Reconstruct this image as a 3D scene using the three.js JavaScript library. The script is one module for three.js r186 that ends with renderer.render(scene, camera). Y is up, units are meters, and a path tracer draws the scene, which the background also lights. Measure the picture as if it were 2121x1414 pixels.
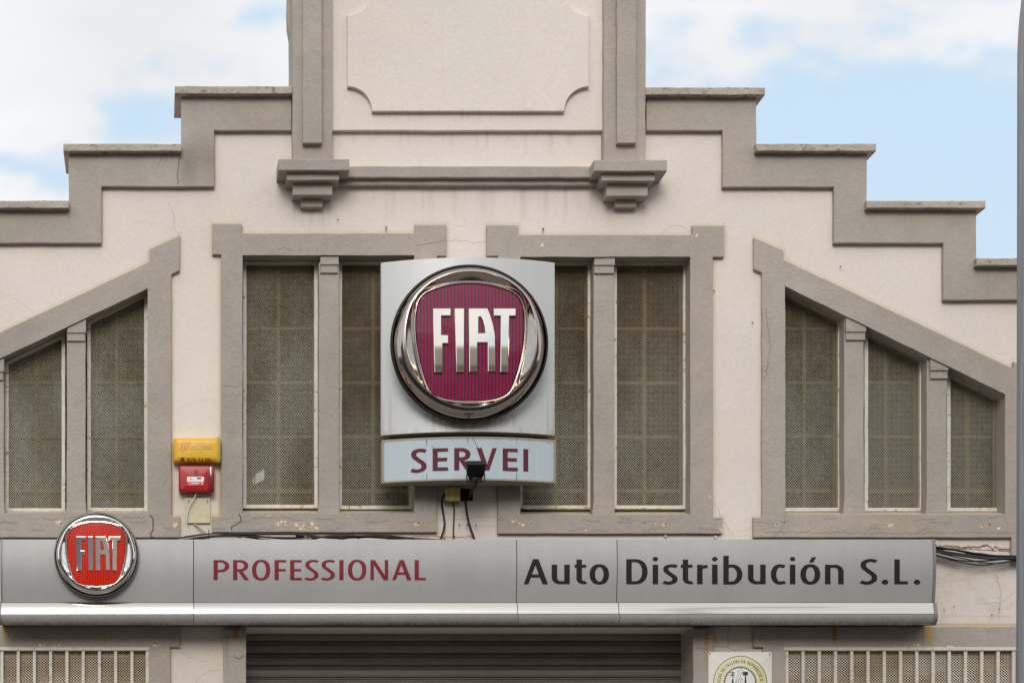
import * as THREE from 'three';
import { RoundedBoxGeometry } from 'three/addons/geometries/RoundedBoxGeometry.js';
import { mergeGeometries, toCreasedNormals } from 'three/addons/utils/BufferGeometryUtils.js';

// ---------------------------------------------------------------- camera, sky, sun, exposure
// The wall plane is z = 0, metres. A photo pixel of the wall is 1/290 m; the lens is shifted (upright verticals).
const S = 290, VX = 320, VY = 1850, D = 16, EY = 1.6, CX = (VX - 1060) / S;
const scene = new THREE.Scene();
const fullW = 2 * (2121 - VX), fullH = 2 * VY;
const camera = new THREE.PerspectiveCamera(2 * Math.atan(VY / (S * D)) * 180 / Math.PI, fullW / fullH, 0.1, 400);
camera.position.set(CX, EY, D);
camera.lookAt(CX, EY, 0);
camera.setViewOffset(fullW, fullH, fullW / 2 - VX, 0, 2121, 1414);
camera.updateProjectionMatrix();
const SUN_DIR = new THREE.Vector3(-0.16, 0.66, 1.0).normalize();
const SUN_POWER = 1.5, EXPOSURE = 1.0;

// ---------------------------------------------------------------- noise
function hash(ix, iy, s) { let h = Math.imul(ix, 374761393) + Math.imul(iy, 668265263) + Math.imul(s, 2147483629 | 0); h = Math.imul(h ^ (h >>> 13), 1274126177); h ^= h >>> 16; return (h >>> 0) / 4294967296; }
function vnoise(x, y, s, per = 0) {
  const ix = Math.floor(x), iy = Math.floor(y), fx = x - ix, fy = y - iy, u = fx * fx * (3 - 2 * fx), v = fy * fy * (3 - 2 * fy);
  const w = (a) => per ? ((a % per) + per) % per : a;
  const a = hash(w(ix), w(iy), s), b = hash(w(ix + 1), w(iy), s), c = hash(w(ix), w(iy + 1), s), d = hash(w(ix + 1), w(iy + 1), s);
  return a + (b - a) * u + (c - a) * v + (a - b - c + d) * u * v;
}
function fbm(x, y, oct, s, per = 0) { let t = 0, a = 0.5, n = 0; for (let i = 0; i < oct; i++) { t += a * vnoise(x, y, s + i * 17, per); n += a; a *= 0.5; x *= 2; y *= 2; per *= 2; } return t / n; }
let seed = 7;
const rnd = () => { seed = (seed + 0x6d2b79f5) | 0; let t = Math.imul(seed ^ (seed >>> 15), 1 | seed); t = (t + Math.imul(t ^ (t >>> 7), 61 | t)) ^ t; return ((t ^ (t >>> 14)) >>> 0) / 4294967296; };
const clamp = (x, a = 0, b = 1) => Math.min(b, Math.max(a, x)), smooth = (a, b, x) => { const t = clamp((x - a) / (b - a)); return t * t * (3 - 2 * t); };

// ---------------------------------------------------------------- sky: thin bright cloud with gaps of pale blue
{
  const W = 2048, H = 1024, data = new Float32Array(W * H * 4);
  const blobs = [[120, 20, 520, 150, 0.3], [285, 235, 95, 50, -0.6], [70, 350, 90, 40, -0.55], [30, 270, 90, 40, 0.12], [1440, 60, 170, 90, 0.25], [2020, 70, 230, 44, 0.12], [1760, 300, 330, 110, -0.8], [1990, 430, 330, 170, -0.7], [1780, 130, 120, 40, -0.3], [2030, 238, 50, 12, 0.35]];
  for (let j = 0; j < H; j++) {
    const el = ((j + 0.5) / H - 0.5) * Math.PI, y = Math.sin(el), c = Math.cos(el);
    for (let i = 0; i < W; i++) {
      const az = ((i + 0.5) / W - 0.5) * 2 * Math.PI, x = Math.cos(az) * c, z = Math.sin(az) * c, o = (j * W + i) * 4;
      let r, g, b;
      const up = Math.max(y, 0), k = 1 / (up + 0.22), wx = x * k, wz = z * k;
      const n = 1.3 * (fbm(wx * 2.2 + 11, wz * 2.2 + 5, 7, 3) - 0.5) + 0.9 * (fbm(wx * 7 + 3, wz * 11, 6, 9) - 0.5);
      let bias = 0.27 + 0.25 * smooth(0.4, 0.8, up);
      if (z < -0.05) {
        const px = VX + x / -z * S * D, py = VY - y / -z * S * D;
        for (const [bx, by, sx, sy, a] of blobs) bias += a * Math.exp(-(((px - bx) / sx) ** 2 + ((py - by) / sy) ** 2) / 2);
      }
      const cover = smooth(-0.26, 0.3, n + bias + 0.75 * (fbm(wx * 14, wz * 22 + 7, 5, 27) - 0.5) + 0.7 * (fbm(wx * 40, wz * 60 + 3, 3, 29) - 0.5));
      const shade = 0.72 + 0.28 * fbm(wx * 5.1 + 40, wz * 6.1, 6, 21) + 0.06 * cover;
      const glow = Math.max(0, x * SUN_DIR.x + y * SUN_DIR.y + z * SUN_DIR.z), boost = 1 + 0.6 * glow ** 3;
      const zen = smooth(0.05, 0.9, up);
      const br = 0.645 - 0.2 * zen, bg = 0.805 - 0.16 * zen, bb = 0.945 - 0.06 * zen;
      r = br + (shade * 1.0 - br) * cover; g = bg + (shade * 1.012 - bg) * cover; b = bb + (shade * 1.04 - bb) * cover;
      r *= boost; g *= 1 + (boost - 1) * 0.95; b *= 1 + (boost - 1) * 0.86;
      if (y < 0) { const f = smooth(0, -0.06, y); r += (0.22 - r) * f; g += (0.21 - g) * f; b += (0.2 - b) * f; }
      data[o] = r; data[o + 1] = g; data[o + 2] = b; data[o + 3] = 1;
    }
  }
  const t = new THREE.DataTexture(data, W, H, THREE.RGBAFormat, THREE.FloatType);
  t.mapping = THREE.EquirectangularReflectionMapping; t.magFilter = THREE.LinearFilter; t.minFilter = THREE.LinearFilter; t.wrapS = THREE.RepeatWrapping; t.needsUpdate = true;
  scene.background = t; scene.environment = t; scene.environmentIntensity = 1;
}
const sun = new THREE.DirectionalLight(new THREE.Color(1, 0.965, 0.91), SUN_POWER);
sun.position.copy(SUN_DIR).multiplyScalar(40); sun.target.position.set(0, 4, 0);
sun.castShadow = true; sun.shadow.radius = 44; sun.shadow.mapSize.set(4096, 4096);
Object.assign(sun.shadow.camera, { left: -12, right: 12, top: 12, bottom: -12, near: 1, far: 90 });
scene.add(sun, sun.target);
const renderer = new THREE.WebGLRenderer({ antialias: true });
renderer.toneMapping = THREE.LinearToneMapping; renderer.toneMappingExposure = EXPOSURE; renderer.shadowMap.enabled = true;

// ---------------------------------------------------------------- placing and building helpers
const px2y = (py, z = 0) => EY + (VY - py) / S * (D - z) / D, px2x = (px, z = 0) => CX + (px - VX) / S * (D - z) / D;
const P = (px, py, z = 0) => new THREE.Vector3(px2x(px, z), px2y(py, z), z);
const bases = new Map(), used = new Map();
function thing(name, label, category, base = [0, 0, 0], group) {
  const o = new THREE.Group(), n = used.get(name) ?? 0; used.set(name, n + 1);
  o.name = n ? name + '_' + String(n).padStart(3, '0') : name;
  o.position.set(...base); o.userData = { label, category }; if (group) o.userData.group = group;
  bases.set(o, o.position.clone()); scene.add(o); return o;
}
function structure(name, g, m) { const o = new THREE.Mesh(g, m); o.name = name; o.userData.kind = 'structure'; o.receiveShadow = o.castShadow = true; scene.add(o); return o; }
function part(parent, name, g, m, extra) {          // g in world coordinates
  const b = bases.get(parent), o = new THREE.Mesh(g, m);
  g.translate(-b.x, -b.y, -b.z);
  o.name = name; o.castShadow = o.receiveShadow = true; if (extra) Object.assign(o.userData, extra);
  bases.set(o, b); parent.add(o); return o;
}
function groupPart(parent, name, extra) { const o = new THREE.Group(); o.name = name; if (extra) Object.assign(o.userData, extra); bases.set(o, bases.get(parent)); parent.add(o); return o; }
// uv over the whole front: the canvas of the facade covers photo pixels -150..2271 by -250..1500 on the wall plane
const U0 = px2x(-150), U1 = px2x(2271), V0 = px2y(1500), V1 = px2y(-250);
function facadeUV(g) {
  g = g.index ? g.toNonIndexed() : g;
  const p = g.attributes.position, nrm = g.attributes.normal, uv = new Float32Array(p.count * 2);
  for (let i = 0; i < p.count; i += 3) {
    let nx = 0, ny = 0, nz = 0;
    for (let k = 0; k < 3; k++) { nx += Math.abs(nrm.getX(i + k)); ny += Math.abs(nrm.getY(i + k)); nz += Math.abs(nrm.getZ(i + k)); }
    for (let k = i; k < i + 3; k++) {
      let u = p.getX(k), v = p.getY(k); const z = p.getZ(k);
      if (nz < nx || nz < ny) { if (nx > ny) u += z; else v += z; }
      uv[2 * k] = (u - U0) / (U1 - U0); uv[2 * k + 1] = (v - V0) / (V1 - V0);
    }
  }
  g.setAttribute('uv', new THREE.BufferAttribute(uv, 2)); return g;
}
function boxUV(g, x0, x1, y0, y1) {
  g = g.index ? g.toNonIndexed() : g;
  const p = g.attributes.position, uv = new Float32Array(p.count * 2);
  for (let i = 0; i < p.count; i++) { uv[2 * i] = (p.getX(i) - x0) / (x1 - x0); uv[2 * i + 1] = (p.getY(i) - y0) / (y1 - y0); }
  g.setAttribute('uv', new THREE.BufferAttribute(uv, 2)); return g;
}
function wobble(pts, amp = 0.0016, step = 0.11) {   // hand-floated plaster edges are never quite straight
  const out = [];
  pts.forEach((a, i) => {
    const b = pts[(i + 1) % pts.length], dx = b[0] - a[0], dy = b[1] - a[1], l = Math.hypot(dx, dy), n = Math.max(1, Math.floor(l / step));
    out.push(a);
    for (let k = 1; k < n; k++) { const t = (k + (rnd() - 0.5) * 0.6) / n, d = (rnd() - 0.5) * 2 * amp; out.push([a[0] + dx * t - dy / l * d, a[1] + dy * t + dx / l * d]); }
  });
  return out;
}
const toW = (pts, z) => pts.map(([x, y]) => [px2x(x, z), px2y(y, z)]);
const shapeOf = (w) => { const s = new THREE.Shape(); w.forEach(([x, y], i) => i ? s.lineTo(x, y) : s.moveTo(x, y)); return s; };
// a prism seen from the front: photo pixels of its front face at depth z1, running back to z0
function ext(pts, z0, z1, { holes = [], bevel = 0.005, rough = 0.0019, world = false } = {}) {
  const f = (q) => { const w = world ? q : toW(q, z1); return rough ? wobble(w, rough) : w; };
  const s = shapeOf(f(pts)); for (const h of holes) s.holes.push(shapeOf(f(h)));
  const g = new THREE.ExtrudeGeometry(s, { depth: z1 - z0 - 2 * bevel, bevelEnabled: bevel > 0, bevelThickness: bevel, bevelSize: bevel, bevelOffset: -bevel, bevelSegments: 2, curveSegments: 24 });
  g.translate(0, 0, z0 + bevel); return g;
}
const rect = (x0, y0, x1, y1) => [[x0, y0], [x1, y0], [x1, y1], [x0, y1]];
function box(x0, y0, x1, y1, z0, z1, r = 0.003) {   // pixels of the front face at z1
  const a = P(x0, y1, z1), b = P(x1, y0, z1), w = b.x - a.x, h = b.y - a.y, d = z1 - z0;
  const g = new RoundedBoxGeometry(w, h, d, 2, Math.min(r, w / 2.1, h / 2.1, d / 2.1)); g.translate((a.x + b.x) / 2, (a.y + b.y) / 2, (z0 + z1) / 2); return g.index ? g.toNonIndexed() : g;
}
function tube(points, r, seg = 40, rad = 7) { return new THREE.TubeGeometry(new THREE.CatmullRomCurve3(points), seg, r, rad, false); }
function inset(poly, d) {                            // convex polygon in world metres, clockwise or not
  const n = poly.length, cx = poly.reduce((s, p) => s + p[0], 0) / n, cy = poly.reduce((s, p) => s + p[1], 0) / n;
  const lines = poly.map((a, i) => { const b = poly[(i + 1) % n]; let nx = -(b[1] - a[1]), ny = b[0] - a[0]; const l = Math.hypot(nx, ny); nx /= l; ny /= l; if (nx * (cx - a[0]) + ny * (cy - a[1]) < 0) { nx = -nx; ny = -ny; } return [nx, ny, nx * a[0] + ny * a[1] + (Array.isArray(d) ? d[i] : d)]; });
  return lines.map((l, i) => { const m = lines[(i + n - 1) % n], det = m[0] * l[1] - m[1] * l[0]; return [(m[2] * l[1] - m[1] * l[2]) / det, (m[0] * l[2] - m[2] * l[0]) / det]; });
}

// ---------------------------------------------------------------- procedural surfaces
const FW = 2048, FH = 1480;
function canvasOf(w, h) { const c = document.createElement('canvas'); c.width = w; c.height = h; return c; }
function texture(c, srgb = true) { const t = new THREE.CanvasTexture(c); if (srgb) t.colorSpace = THREE.SRGBColorSpace; t.wrapS = t.wrapT = THREE.RepeatWrapping; t.magFilter = THREE.LinearFilter; t.anisotropy = 8; return t; }
function facadeCanvas(w, h, colour) {               // colour(px, py) -> sRGB bytes; afterwards the context draws in photo pixels
  const c = canvasOf(w, h), ctx = c.getContext('2d'), im = ctx.createImageData(w, h), d = im.data;
  for (let j = 0; j < h; j++) for (let i = 0; i < w; i++) { const o = (j * w + i) * 4, q = colour(-150 + (i + 0.5) * 2421 / w, -250 + (j + 0.5) * 1750 / h); d[o] = q[0]; d[o + 1] = q[1]; d[o + 2] = q[2]; d[o + 3] = 255; }
  ctx.putImageData(im, 0, 0); ctx.scale(w / 2421, h / 1750); ctx.translate(150, 250); return [c, ctx];
}
function crack(ctx, pts, col, w = 1, jit = 4) {
  ctx.strokeStyle = col; ctx.lineWidth = w; ctx.beginPath(); ctx.moveTo(...pts[0]);
  for (let i = 1; i < pts.length; i++) { const [x0, y0] = pts[i - 1], [x1, y1] = pts[i], n = Math.max(2, Math.hypot(x1 - x0, y1 - y0) / 5 | 0); for (let k = 1; k <= n; k++) { const f = k < n ? jit : 0; ctx.lineTo(x0 + (x1 - x0) * k / n + (rnd() - 0.5) * f, y0 + (y1 - y0) * k / n + (rnd() - 0.5) * f); } }
  ctx.stroke();
}
function blob(ctx, x, y, rx, ry, col, n = 14) { ctx.fillStyle = col; ctx.beginPath(); for (let i = 0; i < n; i++) { const a = i / n * 6.283, k = 0.45 + rnd() * 0.75; ctx.lineTo(x + Math.cos(a) * rx * k, y + Math.sin(a) * ry * k); } ctx.fill(); }
function soft(ctx, x, y, rx, ry, rgb, a) { ctx.save(); ctx.translate(x, y); ctx.scale(rx, ry); const g = ctx.createRadialGradient(0, 0, 0, 0, 0, 1); g.addColorStop(0, `rgba(${rgb},${a})`); g.addColorStop(1, `rgba(${rgb},0)`); ctx.fillStyle = g; ctx.fillRect(-1, -1, 2, 2); ctx.restore(); }
function streak(ctx, x, y0, y1, w, rgb, a) { const g = ctx.createLinearGradient(0, y0, 0, y1); g.addColorStop(0, `rgba(${rgb},${a})`); g.addColorStop(0.5, `rgba(${rgb},${a * 0.6})`); g.addColorStop(1, `rgba(${rgb},0)`); ctx.fillStyle = g; for (let k = -2; k <= 2; k++) ctx.fillRect(x + k * w / 6 - w / 3 + (rnd() - 0.5), y0, w / 1.8, y1 - y0); }

const TRIM_OUTLINES = {
  centreLeft: [[440, 463], [501, 463], [501, 483], [860, 483], [860, 465], [925, 465], [925, 530], [906, 530], [906, 1102], [440, 1102], [440, 1069], [458, 1069], [458, 527], [440, 527]],
  centreRight: [[1009, 466], [1074, 466], [1074, 486], [1435, 486], [1435, 467], [1501, 467], [1501, 532], [1478, 532], [1478, 1071], [1497, 1071], [1497, 1105], [1032, 1105], [1032, 530], [1009, 530]],
  left: [[310, 516], [372, 487], [372, 560], [355, 568], [355, 1069], [373, 1069], [373, 1113], [-200, 1113], [-200, 783], [310, 541]],
  right: [[1563, 492], [1624, 518], [1624, 537], [2101, 763], [2101, 749], [2165, 779], [2165, 1166], [2097, 1166], [2097, 1113], [1562, 1113], [1562, 1071], [1580, 1071], [1580, 565], [1563, 557]],
  bandLeft: [[604, 193], [375, 193], [375, 313], [142, 313], [142, 430], [-88, 430], [-88, 548], [-320, 548], [-320, 738], [-250, 738], [-250, 621], [-20, 621], [-20, 503], [210, 503], [210, 386], [444, 386], [444, 270], [604, 270]],
  bandRight: [[1340, 196], [1568, 196], [1568, 312], [1797, 312], [1797, 430], [2024, 430], [2024, 549], [2255, 549], [2255, 740], [2186, 740], [2186, 621], [1956, 621], [1956, 503], [1729, 503], [1729, 387], [1498, 387], [1498, 270], [1340, 270]],
  lowLeft: [[-200, 1296], [372, 1296], [372, 1340], [353, 1340], [353, 2330], [-200, 2330]],
  lowRight: [[1562, 1297], [2300, 1297], [2300, 2330], [1582, 2330], [1582, 1340], [1562, 1340]],
};
const OPENINGS = {
  centreLeft: rect(501, 527, 860, 1064), centreRight: rect(1077, 530, 1432, 1067),
  left: [[307, 595], [307, 1064], [-139, 1064], [-139, 807]], right: [[1626, 590], [2085, 815], [2085, 1067], [1626, 1067]],
  lowLeft: rect(-139, 1340, 310, 1900), lowRight: rect(1626, 1340, 2108, 1900),
};

// painted render: cream field
const creamMap = (() => {
  const [c, x] = facadeCanvas(FW, FH, (px, py) => {
    const a = fbm(px / 420, py / 420, 3, 1) - 0.5, b = fbm(px / 60, py / 60, 3, 5) - 0.5, f = fbm(px / 5, py / 5, 2, 8) - 0.5, dirt = smooth(900, 1300, py) * 0.5 + 0.5;
    const k = 1 + 0.07 * a + 0.045 * b * dirt + 0.035 * f, yel = clamp((fbm(px / 150 + 9, py / 150, 3, 31) - 0.5) * 0.12, 0, 1) * dirt;
    return [220 * k, 210.5 * k * (1 - yel * 0.25), 201.5 * k * (1 - yel)];
  });
  // a halo of older, yellower paint along the trim
  for (const k of Object.keys(TRIM_OUTLINES)) { const o = TRIM_OUTLINES[k]; x.lineJoin = 'miter'; for (const [w, a] of [[13, 0.1], [7, 0.16]]) { x.strokeStyle = `rgba(176,150,104,${a})`; x.lineWidth = w; x.beginPath(); o.forEach((q, i) => i ? x.lineTo(...q) : x.moveTo(...q)); x.closePath(); x.stroke(); } }
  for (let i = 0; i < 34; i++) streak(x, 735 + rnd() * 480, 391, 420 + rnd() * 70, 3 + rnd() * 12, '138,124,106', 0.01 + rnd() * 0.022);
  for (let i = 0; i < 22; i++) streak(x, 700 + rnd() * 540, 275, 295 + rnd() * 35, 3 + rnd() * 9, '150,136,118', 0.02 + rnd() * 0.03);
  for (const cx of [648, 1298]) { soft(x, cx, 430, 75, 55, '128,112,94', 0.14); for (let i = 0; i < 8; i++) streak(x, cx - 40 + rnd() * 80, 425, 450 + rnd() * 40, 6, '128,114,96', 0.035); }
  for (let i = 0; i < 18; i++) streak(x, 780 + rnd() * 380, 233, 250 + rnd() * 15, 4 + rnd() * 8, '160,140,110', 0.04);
  const lc = 'rgba(120,102,80,0.5)';
  crack(x, [[925, 500], [945, 496], [985, 504], [1010, 500]], lc, 1); crack(x, [[915, 1], [914, 110], [915, 205]], 'rgba(150,132,110,0.14)', 0.9, 2);
  crack(x, [[372, 487], [358, 470], [362, 455], [350, 420]], lc, 0.8); crack(x, [[1370, 485], [1395, 466], [1410, 468], [1434, 480]], lc, 0.8);
  crack(x, [[1512, 1290], [1508, 1340], [1480, 1338]], 'rgba(100,80,60,0.6)', 1); crack(x, [[1508, 1340], [1520, 1347], [1560, 1340]], 'rgba(110,90,60,0.55)', 1);
  crack(x, [[400, 1420], [420, 1395], [455, 1385]], lc, 0.8); crack(x, [[372, 1350], [395, 1362], [430, 1372]], lc, 0.8); crack(x, [[0, 600], [60, 640], [90, 660]], 'rgba(130,112,92,0.3)', 0.8);
  crack(x, [[1480, 1040], [1500, 1080], [1520, 1110]], lc, 0.9); crack(x, [[1540, 1100], [1562, 1090]], lc, 0.8);
  crack(x, [[880, 1075], [920, 1078], [1000, 1070], [1030, 1072]], lc, 0.8); crack(x, [[960, 1092], [1030, 1088]], lc, 0.7);
  // old fixings and their orange dribbles just above the long sign
  for (const [a, b, y] of [[750, 800, 1110], [850, 985, 1112], [1375, 1500, 1106]]) { for (let q = a; q < b; q += 5) blob(x, q, y + (rnd() - 0.5) * 4, 5, 1.6, 'rgba(160,116,58,0.75)', 8); }
  for (let q = 1940; q < 2110; q += 4) { blob(x, q, 1131 + (q - 1940) * 0.05 - 5 * Math.exp(-(((q - 2045) / 25) ** 2)) + (rnd() - 0.5) * 3, 4, 2.4, 'rgba(120,92,52,0.85)', 8); blob(x, q, 1134 + (q - 1940) * 0.05, 3, 1.2, 'rgba(52,40,28,0.8)', 7); }
  for (const [q, y] of [[952, 1087], [969, 1087], [987, 1087], [1957, 1261], [2072, 1261], [2056, 1273], [1480, 602], [1742, 552], [1126, 474], [1560, 668], [700, 455], [800, 470]]) { blob(x, q, y, 1.9, 1.9, 'rgba(34,26,20,0.95)', 8); soft(x, q, y + 5, 3, 7, '120,96,70', 0.3); }
  blob(x, 1978, 1256, 3, 2.5, 'rgba(170,120,60,0.8)');
  for (let i = 0; i < 60; i++) { const q = 1945 + rnd() * 160, y = 1150 + rnd() * 140; soft(x, q, y, 10 + rnd() * 18, 5 + rnd() * 10, rnd() < 0.5 ? '214,208,202' : '166,152,138', 0.12); }
  crack(x, [[1945, 1195], [1965, 1205], [2010, 1198]], lc, 0.8); crack(x, [[2065, 1190], [2075, 1230], [2070, 1280]], 'rgba(170,148,116,0.55)', 2); crack(x, [[2105, 1225], [2075, 1248], [2030, 1250]], lc, 0.7); crack(x, [[1945, 1275], [2100, 1276]], 'rgba(130,112,92,0.35)', 0.8, 2);
  x.fillStyle = 'rgba(182,150,90,0.5)'; x.fillRect(1940, 1291, 180, 5);
  for (let i = 0; i < 260; i++) { const q = -100 + rnd() * 2300, y = rnd() * 1480; blob(x, q, y, 0.5 + rnd() * 0.8, 0.6 + rnd() * 1.2, `rgba(96,80,62,${0.2 + rnd() * 0.4})`, 7); }
  for (let i = 0; i < 46; i++) { const q = -100 + rnd() * 2300, y = 380 + rnd() * 1000; crack(x, [[q, y], [q + (rnd() - 0.5) * 70, y + (rnd() - 0.5) * 40], [q + (rnd() - 0.5) * 120, y + (rnd() - 0.5) * 60]], 'rgba(120,104,86,0.18)', 0.8, 6); }
  // grime round the alarm boxes
  soft(x, 408, 1060, 60, 60, '196,172,122', 0.28); x.fillStyle = 'rgba(186,156,100,0.35)'; x.fillRect(352, 900, 6, 170); x.fillRect(452, 900, 7, 170);
  return texture(c);
})();
// painted trim: warm grey
function peel(x, q, y, w, h, n) { for (let i = 0; i < n; i++) { const a = q + (rnd() - 0.5) * w, b = y + (rnd() - 0.5) * h, r = 0.8 + rnd() * rnd() * 4.2; blob(x, a + 1, b + 1, r * 1.3, r, 'rgba(186,140,88,0.9)', 9); blob(x, a, b, r * 1.2, r * 0.85, 'rgba(232,220,196,0.95)', 9); } }
const greyMap = (() => {
  const [c, x] = facadeCanvas(FW, FH, (px, py) => {
    const a = fbm(px / 330 + 4, py / 330, 3, 41) - 0.5, b = fbm(px / 46, py / 46, 4, 45) - 0.5, f = fbm(px / 4.5, py / 4.5, 2, 48) - 0.5;
    const k = 1 + 0.1 * a + 0.08 * b + 0.06 * f, low = smooth(1000, 1120, py) * (1 - smooth(1120, 1290, py)), tan = clamp((fbm(px / 90, py / 40, 3, 52) - 0.47) * 1.5) * (0.25 + low * 0.5);
    return [165 * k + tan * 22, 156 * k + tan * 13, 147 * k - tan * 5];
  });
  for (let i = 0; i < 70; i++) { const q = -100 + rnd() * 2300, y = 150 + rnd() * 1260; soft(x, q, y, 20 + rnd() * 70, 12 + rnd() * 50, rnd() < 0.5 ? '182,172,160' : '134,126,118', 0.12 + rnd() * 0.16); }
  for (let i = 0; i < 16; i++) { const q = rnd() * 2121, y = 200 + rnd() * 900; blob(x, q, y, 14 + rnd() * 26, 6 + rnd() * 14, `rgba(${rnd() < 0.5 ? '172,163,152' : '146,138,130'},0.35)`, 22); }
  soft(x, 440, 340, 90, 70, '120,112,102', 0.5); soft(x, 420, 370, 60, 40, '178,168,150', 0.35); soft(x, 390, 350, 26, 60, '112,104,96', 0.4); soft(x, 30, 447, 45, 14, '140,134,126', 0.5);
  crack(x, [[374, 313], [370, 340], [368, 386]], 'rgba(60,50,42,0.8)', 1.2, 4); crack(x, [[325, 350], [335, 330], [345, 322]], 'rgba(90,80,70,0.6)', 1);
  const dk = 'rgba(92,80,68,0.75)';
  crack(x, [[495, 1066], [500, 1080], [483, 1090], [480, 1100]], 'rgba(60,46,36,0.9)', 1.8, 6); crack(x, [[310, 1068], [317, 1085], [312, 1105], [318, 1115]], 'rgba(50,38,30,0.95)', 1.8, 6);
  for (const [q, y, w, h, n] of [[575, 1085, 16, 10, 8], [600, 1087, 40, 9, 14], [633, 1089, 40, 7, 14], [640, 1096, 50, 5, 10], [866, 1087, 14, 7, 5], [893, 1089, 30, 4, 6], [122, 1085, 12, 10, 7], [366, 1087, 12, 8, 7], [1064, 1081, 8, 4, 3], [1080, 1086, 10, 7, 5], [1101, 1085, 5, 5, 2], [1368, 1086, 24, 5, 5], [1334, 1086, 4, 4, 2], [1610, 1089, 12, 6, 5], [1843, 1089, 10, 6, 5], [2035, 1090, 14, 6, 6], [2072, 1097, 14, 4, 4], [1494, 1100, 10, 6, 5], [1123, 510, 5, 6, 4], [1443, 490, 5, 6, 3], [1213, 1099, 8, 2, 2], [700, 1070, 60, 3, 5], [560, 1069, 90, 3, 9], [1470, 1030, 4, 14, 4], [88, 1338, 10, 5, 5], [116, 1339, 26, 4, 8], [322, 1340, 18, 6, 9], [1900, 1338, 16, 4, 7], [1968, 1339, 10, 4, 4], [1470, 1318, 6, 6, 3], [218, 1320, 12, 4, 4]]) peel(x, q, y, w, h, n);
  for (const [q, y] of [[593, 1085], [635, 1086], [866, 1085], [1334, 1086], [1377, 1087], [1607, 1087], [1843, 1087], [2033, 1089], [2048, 1088], [126, 1085], [1101, 1085]]) blob(x, q, y, 1.9, 1.9, 'rgba(46,26,16,0.95)', 8);
  crack(x, [[693, 352], [694, 333]], 'rgba(222,196,140,0.9)', 1.5, 1);
  for (const y0 of [1072, 1078, 1094]) for (let i = 0; i < 16; i++) { const q = -100 + rnd() * 2250; crack(x, [[q, y0 + rnd() * 8], [q + 20 + rnd() * 30, y0 + rnd() * 8]], dk, 0.9, 5); }
  crack(x, [[1580, 1105], [1700, 1104], [1850, 1106], [2100, 1104]], dk, 1, 5); crack(x, [[1625, 1066], [1622, 1090], [1600, 1113]], dk, 1, 5);
  for (let i = 0; i < 90; i++) { const q = -100 + rnd() * 2300, y = 180 + rnd() * 1220; crack(x, [[q, y], [q + (rnd() - 0.5) * 26, y + (rnd() - 0.5) * 16], [q + (rnd() - 0.5) * 50, y + (rnd() - 0.5) * 30]], 'rgba(104,92,82,0.32)', 0.8, 5); }
  crack(x, [[1640, 625], [1720, 668], [1760, 690]], dk, 1, 5); crack(x, [[1800, 700], [1880, 735], [1990, 790]], dk, 1.1, 6); crack(x, [[1585, 640], [1595, 720], [1582, 790]], dk, 0.9, 5); crack(x, [[860, 512], [900, 505], [925, 500]], dk, 1, 3); crack(x, [[575, 520], [590, 515], [610, 523]], dk, 1, 3); crack(x, [[462, 800], [490, 805], [500, 795]], dk, 1, 4);
  for (const [q, y0, y1, w, rgb, a] of [[1728, 1300, 1341, 10, '170,104,44', 0.5], [1924, 1297, 1345, 12, '188,150,66', 0.55], [1912, 1300, 1345, 6, '176,140,70', 0.4], [13, 1297, 1345, 7, '186,146,70', 0.6], [488, 1305, 1330, 10, '176,124,50', 0.5], [470, 1320, 1400, 8, '150,132,108', 0.3], [217, 1310, 1342, 6, '186,146,70', 0.4], [1462, 1305, 1400, 8, '156,118,72', 0.3]]) { streak(x, q, y0, y1, w, rgb, a); }
  crack(x, [[484, 1360], [495, 1366], [505, 1358]], 'rgba(60,46,36,0.8)', 1.2, 2); crack(x, [[1440, 1342], [1455, 1345], [1480, 1342]], dk, 0.9); crack(x, [[1572, 1310], [1585, 1330], [1625, 1338]], dk, 0.9);
  for (let i = 0; i < 260; i++) blob(x, -100 + rnd() * 2300, rnd() * 1480, 0.6 + rnd() * 1.3, 0.6 + rnd() * 1.3, `rgba(${rnd() < 0.6 ? '84,74,64' : '196,176,140'},${0.25 + rnd() * 0.4})`, 7);
  return texture(c);
})();
const copingMap = (() => {
  const [c, x] = facadeCanvas(1536, 1110, (px, py) => { const a = fbm(px / 60, py / 40, 4, 61) - 0.5, f = fbm(px / 5, py / 5, 3, 63) - 0.5, k = 1 + 0.14 * a + 0.12 * f, s = smooth(0.64, 0.8, fbm(px / 12, py / 8, 3, 66)); return [174 * k - s * 36, 165 * k - s * 36, 153 * k - s * 38]; });
  for (const [a, b, y] of [[362, 606, 179], [131, 376, 298], [-99, 142, 416], [1338, 1586, 181], [1568, 1816, 298], [1798, 2043, 416], [2026, 2270, 535]]) { for (let i = 0; i < 50; i++) blob(x, a + rnd() * (b - a), y + rnd() * 2.5, 1 + rnd() * 4, 0.8 + rnd() * 1.3, `rgba(52,48,30,${0.35 + rnd() * 0.5})`, 8); for (let i = 0; i < (b < 700 ? 26 : 5); i++) crack(x, [[a + rnd() * (b - a), y + 3 + rnd() * 8], [a + rnd() * 1 + (b - a) * rnd(), y + 4 + rnd() * 8]].map((q, k, l) => k ? [l[0][0] + 14 * (rnd() - 0.5), q[1]] : q), 'rgba(74,62,48,0.7)', 0.9, 3); }
  return texture(c);
})();
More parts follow.
